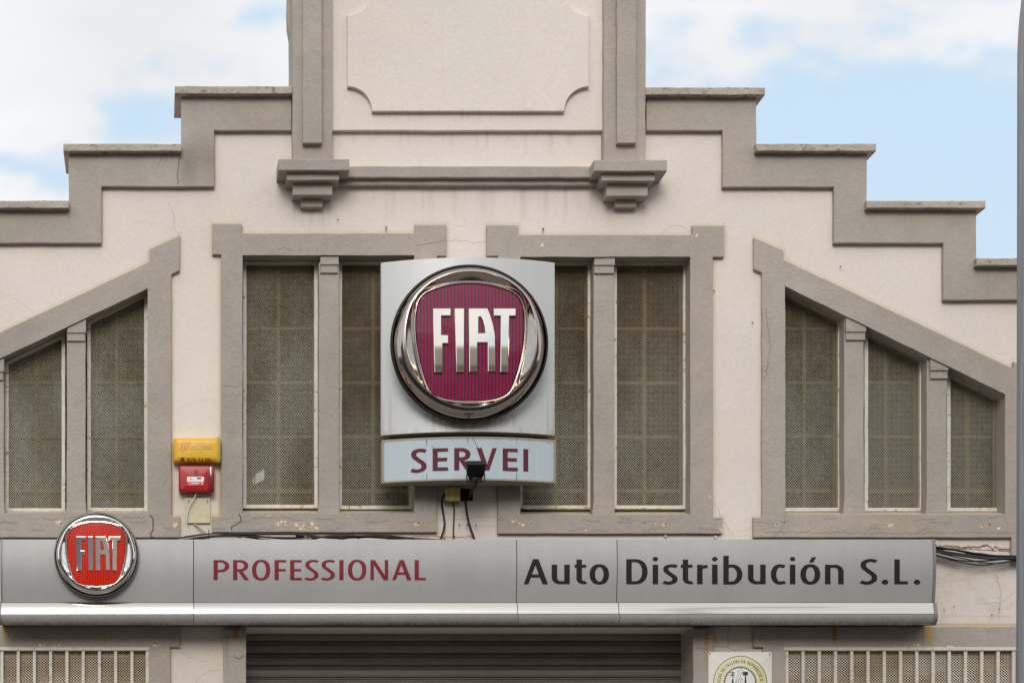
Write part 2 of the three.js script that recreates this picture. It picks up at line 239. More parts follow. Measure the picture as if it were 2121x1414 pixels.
// render relief: a fine float finish, in tiles of 1.3 m
function reliefCanvas(n, f) { const c = canvasOf(n, n), x = c.getContext('2d'), im = x.createImageData(n, n); for (let j = 0; j < n; j++) for (let i = 0; i < n; i++) { const v = 255 * clamp(f(i / n, j / n)), o = (j * n + i) * 4; im.data[o] = im.data[o + 1] = im.data[o + 2] = v; im.data[o + 3] = 255; } x.putImageData(im, 0, 0); return c; }
function relief(f, size, n = 1024) { const t = texture(reliefCanvas(n, f), false); t.repeat.set((U1 - U0) / size, (V1 - V0) / size); return t; }
const stucco = relief((u, v) => 0.45 * fbm(u * 70, v * 70, 2, 71, 70) + 0.55 * fbm(u * 190, v * 190, 2, 77, 190), 1.3);
const floated = relief((u, v) => 0.3 * fbm(u * 32, v * 32, 3, 81, 32) + 0.7 * fbm(u * 110, v * 110, 3, 85, 110), 1.6);

const std = (o) => new THREE.MeshStandardMaterial(o);
const M = {
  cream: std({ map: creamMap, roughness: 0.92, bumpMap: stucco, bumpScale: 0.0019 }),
  grey: std({ map: greyMap, roughness: 0.9, bumpMap: floated, bumpScale: 0.0036 }),
  coping: std({ map: copingMap, roughness: 0.95, bumpMap: floated, bumpScale: 0.006 }),
  ledge: std({ color: 0xb9ac94, roughness: 0.95, bumpMap: floated, bumpScale: 0.01 }),
  dark: std({ color: 0x14110e, roughness: 0.9 }),
  room: std({ color: 0x4a4238, roughness: 0.95 }),
};

// ---------------------------------------------------------------- ground
{
  const g = new THREE.PlaneGeometry(500, 500).rotateX(-Math.PI / 2);
  const t = texture(reliefCanvas(512, (u, v) => 0.25 + 0.22 * fbm(u * 64, v * 64, 3, 91, 64))); t.repeat.set(160, 160);
  structure('road', g, std({ map: t, color: 0x575655, roughness: 0.95 }));
  const pv = new THREE.BoxGeometry(80, 0.13, 3.6).translate(0, 0.065, 1.8);
  structure('pavement', pv, std({ color: 0x86807a, roughness: 0.9 }));
  structure('pavement_far', new THREE.BoxGeometry(120, 0.13, 6).translate(0, 0.065, 25), std({ color: 0xa09582, roughness: 0.9 }));
}

// ---------------------------------------------------------------- the garage front
const garage = thing('garage_building', 'cream rendered workshop front with stepped grey gable and meshed windows', 'building', [0, 0, 0]);
const edge = 1.2;
{
  const outer = [[604 + edge, -330], [604 + edge, 180], [375 + edge, 180], [375 + edge, 299], [142 + edge, 299], [142 + edge, 417], [-88 + edge, 417], [-88 + edge, 535], [-320, 535], [-560, 535], [-560, 2318], [2620, 2318], [2620, 536], [2254, 536], [2023, 536], [2023, 417], [1796, 417], [1796, 299], [1567, 299], [1567, 182], [1340 - edge, 182], [1340 - edge, -330]];
  const grow = (h, d) => { const w = toW(h, 0); return inset(w, -d); };
  const holes = [grow(OPENINGS.centreLeft, 0.02), grow(OPENINGS.centreRight, 0.02), grow(OPENINGS.left, 0.02), grow(OPENINGS.right, 0.02), grow(OPENINGS.lowLeft, 0.02), grow(OPENINGS.lowRight, 0.02), toW(rect(510, 1300, 1437, 2317), 0)];
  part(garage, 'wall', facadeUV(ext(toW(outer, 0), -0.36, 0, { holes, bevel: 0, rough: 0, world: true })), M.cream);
}
const trim = (name, k, z, hole, zb = -0.012) => part(garage, name, facadeUV(ext(TRIM_OUTLINES[k], zb, z, { holes: hole ? [hole] : [] })), M.grey);
trim('gable_band', 'bandLeft', 0.045); trim('gable_band', 'bandRight', 0.045);
for (const k of ['centreLeft', 'centreRight', 'left', 'right', 'lowLeft', 'lowRight']) trim('window_surround', k, k.startsWith('low') ? 0.03 : 0.034, OPENINGS[k], -0.2);
for (const [a, b, y] of [[362, 606, 178], [131, 376, 297], [-99, 142.5, 415], [-330, -88, 533], [1338, 1586, 180.5], [1567.5, 1816.5, 297], [1797, 2043.5, 415], [2024.5, 2270, 534]])
  part(garage, 'coping_stone', facadeUV(ext(rect(a, y, b, y + 15.5), -0.4, 0.11, { bevel: 0.006, rough: 0.0022 })), M.coping);
// tower: raised field, tablet, pilasters, cornice and stepped corbels
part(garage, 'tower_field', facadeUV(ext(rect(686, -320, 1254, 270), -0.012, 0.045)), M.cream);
{
  const pts = []; const arc = (cx, cy, a0, a1) => { for (let i = 0; i <= 14; i++) { const a = a0 + (a1 - a0) * i / 14; pts.push([cx + 51 * Math.cos(a), cy + 51 * Math.sin(a)]); } };
  arc(720, 230, -Math.PI / 2, 0); arc(1221, 230, Math.PI, Math.PI * 1.5); arc(1221, -20, Math.PI / 2, Math.PI); arc(720, -20, 0, Math.PI / 2);
  part(garage, 'tablet', facadeUV(ext(pts, 0.035, 0.085, { rough: 0.0006 })), M.cream);
}
for (const [a, b, c, d] of [[606, 688.5, 627.5, 667.5], [1251.5, 1338, 1279, 1319]]) {
  part(garage, 'pilaster', facadeUV(ext(rect(a, -320, b, 336), -0.37, 0.1)), M.grey);
  part(garage, 'pilaster_strip', facadeUV(ext(rect(c, -320, d, 296), 0.09, 0.15)), M.grey);
}
part(garage, 'cornice', facadeUV(ext(rect(700, 344, 1250, 367), -0.01, 0.1, { rough: 0.0018 })), M.grey);
part(garage, 'cornice_moulding', facadeUV(ext(rect(690, 360, 1260, 383), -0.01, 0.055)), M.grey);
for (const [tiers] of [[[[577, 329, 724, 352.5, 0.26], [594.5, 345, 703, 373, 0.21], [607, 366, 689, 404, 0.145], [623.6, 397, 668.7, 428, 0.065]]], [[[1231.5, 331, 1383, 354, 0.26], [1247, 346, 1358, 374.5, 0.21], [1257.5, 368, 1343, 406, 0.145], [1275, 398, 1319, 428.5, 0.065]]]]) {
  const c = groupPart(garage, 'corbel');
  for (const [x0, y0, x1, y1, z] of tiers) part(c, 'corbel_step', facadeUV(ext(rect(x0, y0, x1, y1), -0.015, z, { bevel: 0.006 })), M.grey);
}
part(garage, 'tower_scroll', facadeUV(ext([[601, -200], [597, -60], [595.5, 20], [596.5, 48], [600.5, 72], [601.5, 178], [607, 178], [607, -200]], -0.36, -0.2, { rough: 0.0012 })), M.grey);
// mullions of the upper windows, with stepped heads and feet
for (const [a, b, head, cut] of [
  [661, 703, 531, [[664, 530], [702, 530], [702, 548], [664, 548]]], [1230, 1273, 531, [[1232, 532], [1275, 532], [1275, 549], [1232, 549]]],
  [138, 177, 640, [[139, 678], [178, 659], [178, 689], [139, 689]]], [-34, 8, 720, [[-33, 760], [8, 741], [8, 770], [-33, 770]]],
  [1750, 1791, 640, [[1754, 653], [1796, 673.5], [1796, 687], [1754, 687]]], [1921, 1963, 720, [[1929, 739], [1967, 757.5], [1967, 767], [1929, 767]]]]) {
  const m = part(garage, 'mullion', facadeUV(ext(rect(a, head + 12, b, 1066), -0.21, -0.01)), M.grey), y = cut[2][1];
  part(m, 'mullion_head', facadeUV(ext(cut, -0.1, 0.02)), M.grey);
  part(m, 'mullion_head', facadeUV(ext(rect(cut[0][0], y, cut[1][0] - 2, y + 17), -0.1, 0.008)), M.grey);
  part(m, 'mullion_foot', facadeUV(ext(rect(a - 1, 1042, b + 1, 1066), -0.1, 0.001)), M.grey);
  part(m, 'mullion_foot', facadeUV(ext(rect(a - 2, 1056, b + 1.5, 1067), -0.1, 0.012)), M.grey);
}
// sloping ledges inside the sills
for (const [a, b, y] of [[498, 863, 1064], [1074, 1435, 1067], [-142, 310, 1064], [1623, 2088, 1066]]) {
  const y0 = px2y(y + 4, 0.03), x0 = px2x(a, 0), x1 = px2x(b, 0), s = shapeOf([[-0.032, y0], [-0.032, px2y(y - 0.5, 0.03)], [0.2, px2y(y - 8, -0.2)], [0.2, y0]]);
  const g = new THREE.ExtrudeGeometry(s, { depth: x1 - x0, bevelEnabled: false }); g.rotateY(Math.PI / 2); g.translate(x0, 0, 0);
  part(garage, 'sill_ledge', facadeUV(g), M.ledge);
}
// door posts and lintel
for (const [a, b, y] of [[463, 510, 1303], [1437, 1480, 1301]]) part(garage, 'door_post', facadeUV(ext(rect(a, y, b, 2318), -0.3, 0.04)), M.grey);

// ---------------------------------------------------------------- windows: frame, wire mesh, glazing bars, panes
const rustMap = (() => {
  const [c, x] = facadeCanvas(1024, 740, (px, py) => { const r = clamp((fbm(px / 90, py / 200, 3, 101) - 0.5) * 1.2 + (fbm(px / 9, py / 9, 2, 104) - 0.5) * 0.35 + 0.08 + 0.4 * smooth(860, 580, py)); return [208 - r * 74, 200 - r * 86, 178 - r * 98]; });
  return texture(c);
})();
const frameMap = (() => {
  const [c, x] = facadeCanvas(2048, 1480, (px, py) => { const k = 1 + 0.1 * (fbm(px / 12, py / 12, 3, 111) - 0.5), r = smooth(0.69, 0.8, fbm(px / 11, py / 6, 4, 113)) * 0.7; return [214 * k - 60 * r, 208 * k - 98 * r, 196 * k - 150 * r]; });
  for (const [a, b, y] of [[1078, 1222, 1049], [1274, 1345, 1050], [590, 658, 1049], [15, 130, 1056], [190, 300, 1055], [1800, 1910, 1056]]) for (let i = 0; i < 110; i++) blob(x, a + rnd() * (b - a), y + (rnd() - 0.5) * 6, 1 + rnd() * 3, 0.8 + rnd() * 1.6, `rgba(${rnd() < 0.5 ? '176,112,30' : '130,86,40'},${0.3 + rnd() * 0.5})`, 8);
  return texture(c);
})();
Object.assign(M, {
  frame: std({ map: frameMap, roughness: 0.6, metalness: 0.0, bumpMap: floated, bumpScale: 0.003 }),
  wire: std({ map: rustMap, roughness: 0.6 }),
  muntin: std({ color: 0x6f6149, roughness: 0.8 }),
  pane: new THREE.MeshPhysicalMaterial({ color: 0x211f1c, roughness: 0.3, transmission: 0.6, thickness: 0, ior: 1.5, specularIntensity: 0.2 }),
  paneDusty: new THREE.MeshPhysicalMaterial({ color: 0x3e4c4e, roughness: 0.3, transmission: 0.4, thickness: 0, ior: 1.5, specularIntensity: 0.6 }),
});
function wireGeometry(poly, z, pitchX, pitchY, wa, wb) {   // expanded-metal strands clipped to a convex outline
  const pos = [], idx = [];
  const minX = Math.min(...poly.map((p) => p[0])), maxX = Math.max(...poly.map((p) => p[0])), minY = Math.min(...poly.map((p) => p[1])), maxY = Math.max(...poly.map((p) => p[1]));
  const cx = poly.reduce((s, p) => s + p[0], 0) / poly.length, cy = poly.reduce((s, p) => s + p[1], 0) / poly.length;
  for (const sgn of [-1, 1]) {
    const dx = pitchX, dy = sgn * pitchY, l = Math.hypot(dx, dy), ux = dx / l, uy = dy / l, w = sgn < 0 ? wa : wb;
    const span = (maxX - minX) + (maxY - minY) * pitchX / pitchY;
    for (let c = 0; c < span; c += pitchX) {
      const ox = sgn > 0 ? minX - (maxY - minY) * pitchX / pitchY + c : minX + c, oy = minY;
      const jx = (rnd() - 0.5) * 0.0012; let t0 = -10, t1 = 10;
      for (let i = 0; i < poly.length; i++) { const a = poly[i], b = poly[(i + 1) % poly.length]; let nx = -(b[1] - a[1]), ny = b[0] - a[0]; if (nx * (cx - a[0]) + ny * (cy - a[1]) < 0) { nx = -nx; ny = -ny; } const den = nx * ux + ny * uy, num = nx * (a[0] - ox - jx) + ny * (a[1] - oy); if (Math.abs(den) < 1e-9) continue; if (den > 0) t0 = Math.max(t0, num / den); else t1 = Math.min(t1, num / den); }
      if (t1 - t0 < 0.004) continue;
      const zz = z + (sgn < 0 ? 0.0016 : 0), h = 0.0012, b = pos.length / 3, tilt = sgn < 0 ? 0.0012 : -0.0008;
      for (const t of [t0, t1]) for (const [o, q] of [[-1, -1], [1, -1], [1, 1], [-1, 1]]) pos.push(ox + jx + ux * t - uy * o * w / 2, oy + uy * t + ux * o * w / 2, zz + q * h - o * tilt);
      for (const [p, q, r, s] of [[0, 1, 5, 4], [1, 2, 6, 5], [2, 3, 7, 6], [3, 0, 4, 7]]) idx.push(b + p, b + r, b + q, b + p, b + s, b + r);
    }
  }
  const g = new THREE.BufferGeometry(); g.setAttribute('position', new THREE.Float32BufferAttribute(pos, 3)); g.setIndex(idx); const f = g.toNonIndexed(); f.computeVertexNormals();
  const p = f.attributes.position, uv = new Float32Array(p.count * 2); for (let i = 0; i < p.count; i++) { uv[2 * i] = (p.getX(i) - U0) / (U1 - U0); uv[2 * i + 1] = (p.getY(i) - V0) / (V1 - V0); }
  f.setAttribute('uv', new THREE.BufferAttribute(uv, 2)); return f;
}
function upperWindow(poly, mid) {                    // poly: pixels of the frame's outline at its own depth
  const w = groupPart(garage, 'window'), zf = -0.13, zg = -0.245, outer = toW(poly, zf), inner = inset(outer, 0.0235);
  part(w, 'window_frame', facadeUV(ext(outer, zf - 0.03, zf, { holes: [inner], world: true, bevel: 0.003, rough: 0.0012 })), M.frame);
  part(w, 'wire_mesh', wireGeometry(inset(outer, 0.015), zf - 0.012, 0.0182, 0.0176, 0.003, 0.002), M.wire, { kind: 'stuff' });
  const gp = inset(outer.map(([x, y]) => [x, y]), -0.02), ys = gp.map((q) => q[1]), xs = gp.map((q) => q[0]), top = Math.max(...ys), bot = Math.min(...ys), x0 = Math.min(...xs), x1 = Math.max(...xs);
  const yAt = (x) => { let m = -1; for (let i = 0; i < gp.length; i++) { const a = gp[i], b = gp[(i + 1) % gp.length]; if ((a[0] - x) * (b[0] - x) <= 0 && a[0] !== b[0]) m = Math.max(m, a[1] + (b[1] - a[1]) * (x - a[0]) / (b[0] - a[0])); } return m; };
  const xm = px2x(mid, zg), bar = (a, b, c, d) => { const g = new THREE.BoxGeometry(c - a, d - b, 0.03); g.translate((a + c) / 2, (b + d) / 2, zg); return g; };
  part(w, 'glazing_bar', bar(xm - 0.012, bot, xm + 0.012, yAt(xm)), M.muntin);
  for (const py of [570, 681, 793, 905, 1017]) { const y = px2y(py, zg); if (y > top - 0.05) continue; let a = x0, b = x1; const clip = (lo, hi) => { for (let i = 0; i < 30; i++) { const m = (lo + hi) / 2; if (yAt(m) > y) lo = m; else hi = m; } return lo; }; if (yAt(x1 - 0.001) < y) b = clip(x0, x1); if (yAt(x0 + 0.001) < y) a = clip(x1, x0); const g = new THREE.BoxGeometry(b - a, py > 1000 ? 0.03 : 0.02, 0.024); g.translate((a + b) / 2, y, zg); part(w, 'glazing_bar', g, M.muntin); }
  const sash = ext(gp, zg - 0.02, zg + 0.02, { holes: [inset(gp, [0.05, 0.05, 0.05, 0.05])], world: true, bevel: 0.003, rough: 0 }); part(w, 'sash', sash, M.muntin);
  // the panes, each cell of the glazing its own sheet
  const rows = [[top + 0.1]].concat([570, 681, 793, 905, 1017].map((q) => [px2y(q, zg)])).map((q) => q[0]).concat(bot - 0.1);
  for (let r = 0; r + 1 < rows.length; r++) for (const [a, b] of [[x0, xm], [xm, x1]]) {
    const hi = rows[r], lo = Math.max(rows[r + 1], bot); let q = [[a, lo], [b, lo], [b, Math.min(hi, yAt(b - 1e-4))], [a, Math.min(hi, yAt(a + 1e-4))]];
    if (q[2][1] <= lo + 0.01 && q[3][1] <= lo + 0.01) continue; q[2][1] = Math.max(q[2][1], lo + 0.001); q[3][1] = Math.max(q[3][1], lo + 0.001);
    const g = new THREE.ShapeGeometry(shapeOf(q)); g.translate(0, 0, zg - 0.008 - rnd() * 0.002); part(w, 'pane', g, (mid < 300 || mid > 1600) && r > 2 ? M.paneDusty : M.pane);
  }
  return w;
}
const wins = [
  upperWindow([[180, 666], [306.5, 604], [306.5, 1059], [180, 1059]], 242), upperWindow([[10, 750], [135, 690], [135, 1060], [10, 1060]], 76), upperWindow([[-139, 822], [-35, 770], [-35, 1060], [-139, 1060]], -87),
  upperWindow(rect(503, 541, 659, 1052.5), 577), upperWindow(rect(701, 541, 855.5, 1054.5), 773), upperWindow(rect(1076, 542, 1226, 1054), 1152), upperWindow(rect(1271, 542, 1424, 1054), 1335),
  upperWindow([[1620, 600], [1745, 661], [1745, 1059], [1620, 1059]], 1666), upperWindow([[1792, 684], [1914, 743], [1914, 1059], [1792, 1059]], 1835), upperWindow([[1963, 770], [2084, 829], [2084, 1059], [1963, 1059]], 2004)];
{ // torn sheet stuck behind the mesh
  const g = new THREE.ShapeGeometry(shapeOf(toW([[529, 982], [548, 971], [548, 993], [529, 1002]], -0.2))); g.translate(0, 0, -0.2);
  part(wins[3], 'paper_sheet', g, std({ color: 0xdfe6e6, roughness: 0.9, side: THREE.DoubleSide }));
  const h = new THREE.ShapeGeometry(shapeOf(toW([[523, 994], [527, 984], [527, 1001], [524, 1003]], -0.2))); h.translate(0, 0, -0.202);
  part(wins[3], 'paper_sheet', h, std({ color: 0xc4c8c6, roughness: 0.9, side: THREE.DoubleSide }));
}
// lower windows behind white bars
function lowerWindow(x0, x1, first, count, endStile) {
  const w = groupPart(garage, 'barred_window'), zb = 0.02, white = M.bar;
  part(w, 'top_rail', facadeUV(box(x0 - 2, 1339.5, x1, 1347, zb - 0.03, zb + 0.012, 0.004)), white);
  for (let i = 0; i < count; i++) part(w, 'bar', facadeUV(box(first + i * 33.7, 1345, first + 6.7 + i * 33.7, 1900, zb - 0.025, zb, 0.003)), white);
  if (endStile) part(w, 'bar', facadeUV(box(endStile - 7.5, 1345, endStile, 1900, zb - 0.025, zb + 0.002, 0.003)), white);
  for (let i = 0; i < count; i++) { const g = new THREE.SphereGeometry(0.006, 8, 5).scale(1, 1, 0.5); const p = P(first + 3.3 + i * 33.7, 1343.4, zb + 0.012); g.translate(p.x, p.y, p.z); part(w, 'rivet', facadeUV(g), white); }
  part(w, 'wire_mesh', wireGeometry(toW(rect(x0, 1345, x1, 1500), -0.02), -0.02, 0.0214, 0.0186, 0.0054, 0.005), M.wire2, { kind: 'stuff' });
  const g = new THREE.ShapeGeometry(shapeOf(toW(rect(x0 - 20, 1320, x1 + 20, 1900), -0.15))); g.translate(0, 0, -0.15); part(w, 'pane', g, M.pane);
  part(w, 'sash', box((x0 + x1) / 2 - 6, 1330, (x0 + x1) / 2 + 6, 1900, -0.16, -0.12), M.muntin);
}
M.bar = std({ map: (() => { const [c] = facadeCanvas(1024, 740, (px, py) => { const k = 1 + 0.09 * (fbm(px / 8, py / 14, 3, 211) - 0.5), r = smooth(0.72, 0.82, fbm(px / 9, py / 9, 4, 213)) * 0.6; return [208 * k - 50 * r, 201 * k - 76 * r, 189 * k - 110 * r]; }); return texture(c); })(), roughness: 0.55 });
M.wire2 = std({ map: (() => { const [c] = facadeCanvas(512, 370, (px, py) => { const r = clamp((fbm(px / 120, py / 60, 3, 121) - 0.5) * 2.4 + 0.15); return [214 - r * 46, 204 - r * 56, 184 - r * 66]; }); return texture(c); })(), roughness: 0.6 });
lowerWindow(-139, 309, 0.3 - 33.7 * 4, 13, 309); lowerWindow(1627, 2108, 1628, 14, 2106);

// roller shutter: ribbed slats
{
  const sh = groupPart(garage, 'roller_shutter'), zs = -0.37, pitch = 0.0884, top = px2y(1312, zs), x0 = px2x(508, zs), x1 = px2x(1420, zs);
  const prof = [[0, 0], [-0.004, -0.004], [-0.006, -0.009], [0.005, -0.0115], [0.005, -0.0135], [-0.005, -0.016], [-0.006, -0.021], [0.005, -0.0235], [0.005, -0.026], [-0.008, -0.031], [-0.0125, -0.05], [-0.011, -0.068], [-0.006, -0.08], [0, -0.0835]];
  const n = Math.floor((top - 0.12) / pitch);
  const sm = std({ map: (() => { const t = texture(reliefCanvas(512, (u, v) => 0.72 + 0.14 * (fbm(u * 10, v * 40, 4, 131, 0) - 0.5) + 0.06 * (fbm(u * 120, v * 20, 2, 133) - 0.5))); t.repeat.set(0.6, 3); return t; })(), color: 0xbaaea2, roughness: 0.5, metalness: 0.1 });
  for (let i = 0; i < n; i++) {
    const y = top + 0.03 - i * pitch + (rnd() - 0.5) * 0.0016, s = shapeOf(prof.map(([z, q]) => [z, y + q]).concat([[0.012, y - 0.0835], [0.012, y]]));
    const g = toCreasedNormals(new THREE.ExtrudeGeometry(s, { depth: x1 - x0, bevelEnabled: false }).rotateY(Math.PI / 2).translate(x0, 0, zs + (rnd() - 0.5) * 0.003), 0.7);
    part(sh, 'slat', boxUV(g, -1, 1, 0, 2 + rnd() * 0.3), sm);
  }
  part(garage, 'shutter_housing', box(480, 1285, 1440, 1308, -0.9, -0.395, 0.01), M.room);
  const sof = new THREE.BoxGeometry(px2x(1437) - px2x(510), 0.3, 0.28); sof.translate((px2x(1437) + px2x(510)) / 2, px2y(1300.5) + 0.152, -0.22); part(garage, 'lintel', facadeUV(sof.toNonIndexed()), M.grey);
}
// the hall behind: floor, walls and pitched roof, closed to the sky
{
  const L = px2x(-540), R = px2x(2600), mid = px2x(973), t = 0.15, zb = -12;
  part(garage, 'rear_wall', new THREE.BoxGeometry(R - L, 7.2, t).translate((L + R) / 2, 3.6, zb), M.room);
  for (const x of [L, R]) part(garage, 'side_wall', new THREE.BoxGeometry(t, 5.4, -zb - 0.37).translate(x, 2.7, (zb - 0.37) / 2), M.room);
  part(garage, 'hall_floor', new THREE.BoxGeometry(R - L, 0.1, -zb - 0.37).translate((L + R) / 2, 0.06, (zb - 0.37) / 2), M.room);
  const half = (R - L) / 2;
  for (const s of [-1, 1]) { const l = Math.hypot(half, half * 0.39), g = new THREE.BoxGeometry(l + 0.2, 0.12, -zb - 0.37); g.rotateZ(-s * Math.atan(0.39)); g.translate(mid + s * half / 2, 7.3 - half * 0.39 / 2, (zb - 0.37) / 2); part(garage, 'roof', g, std({ color: 0x6d4d3c, roughness: 0.9 })); }
  part(garage, 'wall_gable_back', ext(toW([[-540, 760], [973, 190], [2600, 760], [2600, 775], [-540, 775]], 0), -0.366, -0.361, { world: true, bevel: 0, rough: 0 }).translate(0, 0, -11.7), M.room);
}

// ---------------------------------------------------------------- signs
const metalBrush = (() => { const t = texture(reliefCanvas(512, (u, v) => 0.9 + 0.03 * (fbm(u * 50, v * 3, 3, 141) - 0.5) + 0.07 * (fbm(u * 6, v * 6, 4, 144, 6) - 0.5))); return t; })();
Object.assign(M, {
  aluminium: std({ map: metalBrush, color: 0xb4b2b0, metalness: 0.12, roughness: 0.48 }),
  capgrey: std({ color: 0x77777a, roughness: 0.5, metalness: 0.2 }),
  polished: std({ color: 0xc0bab3, metalness: 1, roughness: 0.16 }),
  maroon: std({ color: 0x7a1420, roughness: 0.75 }), plum: std({ color: 0x5c1630, roughness: 0.75 }), black: std({ color: 0x120d0e, roughness: 0.8 }),
  rubber: std({ color: 0x161514, roughness: 0.55 }), screw: std({ color: 0xb0a890, metalness: 0.6, roughness: 0.45 }),
});
// ---- lettering: ribbons swept with a broad nib, laid on the surface of the sign
function quarter(x0, y0, x1, y1, horizontalFirst, n = 10, e = 1.0) { const o = []; for (let i = 0; i <= n; i++) { const t = i / n * Math.PI / 2, s = Math.pow(Math.sin(t), e), c = 1 - Math.pow(Math.cos(t), e); o.push(horizontalFirst ? [x0 + (x1 - x0) * s, y0 + (y1 - y0) * c] : [x0 + (x1 - x0) * c, y0 + (y1 - y0) * s]); } return o; }
function spline(pts, n = 40) { return new THREE.CatmullRomCurve3(pts.map(([x, y]) => new THREE.Vector3(x, y, 0)), false, 'centripetal').getPoints(n).map((p) => [p.x, p.y]); }
const G = {  // each returns strokes; L R T B are the letter's box in pixels (y down), a and b the nib's half width and half height
  stem: (x, T, B) => ({ d: [[x, B], [x, T]] }),
  P: (L, R, T, B, a, b, k = 0.6) => { const M = T + (B - T) * k - b, xm = L + (R - L) * 0.45, cy = (T + b + M) / 2; return [G.stem(L + a, T, B), { r: [[L + a, T + b], ...quarter(xm, T + b, R - a, cy, true), ...quarter(R - a, cy, xm, M, false).slice(1), [L + a, M]] }]; },
  R: (L, R, T, B, a, b) => { const s = G.P(L, R - (R - L) * 0.04, T, B, a, b, 0.57); return [...s, { d: [[R - a, B], [L + (R - L) * 0.42, T + (B - T) * 0.52]] }]; },
  O: (L, R, T, B, a, b) => { const cx = (L + R) / 2, cy = (T + B) / 2, o = []; for (let i = 0; i <= 44; i++) { const t = i / 44 * 2 * Math.PI, c = Math.cos(t), s = Math.sin(t); o.push([cx + ((R - L) / 2 - a) * Math.sign(c) * Math.abs(c) ** 0.9, cy + ((B - T) / 2 - b) * Math.sign(s) * Math.abs(s) ** 0.9]); } return [{ r: o }]; },
  F: (L, R, T, B, a, b) => [G.stem(L + a, T, B), { r: [[L + a, T + b], [R, T + b]] }, { r: [[L + a, (T + B) / 2], [R - (R - L) * 0.06, (T + B) / 2]] }],
  E: (L, R, T, B, a, b) => [...G.F(L, R, T, B, a, b), { r: [[L + a, B - b], [R, B - b]] }],
  L: (L, R, T, B, a, b) => [G.stem(L + a, T, B), { r: [[L + a, B - b], [R, B - b]] }],
  I: (L, R, T, B) => [{ d: [[(L + R) / 2, B], [(L + R) / 2, T]], w: (R - L) / 2 }],
  S: (L, R, T, B, a, b) => { const w = R - L, h = B - T, cx = (L + R) / 2; return [{ r: spline([[R - 0.05 * w, T + b + 0.05 * h], [cx + 0.2 * w, T + b + 0.01 * h], [cx, T + b + 0.01 * h], [L + a + 0.05 * w, T + 0.16 * h], [L + a + 0.04 * w, T + 0.32 * h], [cx, cx ? T + 0.49 * h : 0], [R - a - 0.03 * w, T + 0.66 * h], [R - a - 0.04 * w, B - 0.17 * h], [cx, B - b - 0.005 * h], [cx - 0.22 * w, B - b - 0.005 * h], [L + 0.02 * w, B - b - 0.05 * h]], 50) }]; },
  N: (L, R, T, B, a) => [G.stem(L + a * 0.8, T, B), G.stem(R - a * 0.8, T, B), { d: [[R - a * 1.1, B], [L + a * 1.1, T]] }].map((s, i) => i < 2 ? { ...s, w: a * 0.8 } : s),
  A: (L, R, T, B, a, b) => { const cx = (L + R) / 2, y = T + (B - T) * 0.67; return [{ d: [[L + a, B], [cx - a * 0.15, T]], w: a * 0.85 }, { d: [[R - a, B], [cx + a * 0.05, T]], w: a }, { r: [[L + (R - L) * 0.22, y], [R - (R - L) * 0.22, y]] }]; },
  V: (L, R, T, B, a) => { const cx = (L + R) / 2; return [{ d: [[cx, B], [L + a, T]], w: a }, { d: [[cx + a * 0.1, B], [R - a, T]], w: a * 0.85 }]; },
  D: (L, R, T, B, a, b) => { const xm = L + (R - L) * 0.42, cy = (T + B) / 2; return [G.stem(L + a, T, B), { r: [[L + a, T + b], ...quarter(xm, T + b, R - a, cy, true, 12, 0.9), ...quarter(R - a, cy, xm, B - b, false, 12, 0.9).slice(1), [L + a, B - b]] }]; },
  u: (L, R, T, B, a, b) => { const xm = L + (R - L) * 0.48; return [G.stem(R - a, T, B), { r: [[L + a, T], [L + a, B - (B - T) * 0.36], ...quarter(L + a, B - (B - T) * 0.34, xm, B - b, false), [R - a, B - b - 1]] }]; },
  n: (L, R, T, B, a, b) => { const xm = L + (R - L) * 0.52; return [G.stem(L + a, T, B), { r: [[L + a, T + b + 1], ...quarter(xm, T + b, R - a, T + (B - T) * 0.36, true), [R - a, B]] }]; },
  t: (L, R, X, B, a, b, T) => { const xs = L + (R - L) * 0.4; return [{ r: [[xs, T], [xs, B - (B - T) * 0.24], ...quarter(xs, B - (B - T) * 0.22, xs + (R - xs) * 0.72, B - b, false), [R, B - b - 1]] }, { r: [[L, X + b], [R, X + b]] }]; },
  r: (L, R, T, B, a, b) => [G.stem(L + a, T, B), { r: [[L + a, T + (B - T) * 0.26], ...quarter(L + a, T + (B - T) * 0.26, R - 1, T + b * 1.2, false)] }],
  i: (L, R, T, B, a, b, dot) => [G.stem((L + R) / 2, T, B), { o: [(L + R) / 2, dot, (R - L) / 2, (R - L) * 0.4] }],
  o: (...q) => G.O(...q), s: (...q) => G.S(...q),
  b: (L, R, T, B, a, b, asc) => { const xm = L + (R - L) * 0.48, cy = (T + B) / 2; return [G.stem(L + a, asc, B), { r: [[L + a, T + b + 1], ...quarter(xm, T + b, R - a, cy, true), ...quarter(R - a, cy, xm, B - b, false).slice(1), [L + a, B - b]] }]; },
  c: (L, R, T, B, a, b) => { const xm = L + (R - L) * 0.62, cy = (T + B) / 2; return [{ r: [[R - 1, T + b + 2], ...quarter(xm, T + b, L + a, cy, true), ...quarter(L + a, cy, xm, B - b, false).slice(1), [R, B - b - 2]] }]; },
  dot: (L, R, T, B) => [{ o: [(L + R) / 2, (T + B) / 2, (R - L) / 2, (B - T) / 2] }],
  acute: (L, R, T, B, a, b) => [{ d: [[L + a * 0.8, B], [R - a * 0.8, T]], w: a * 0.8 }],
};
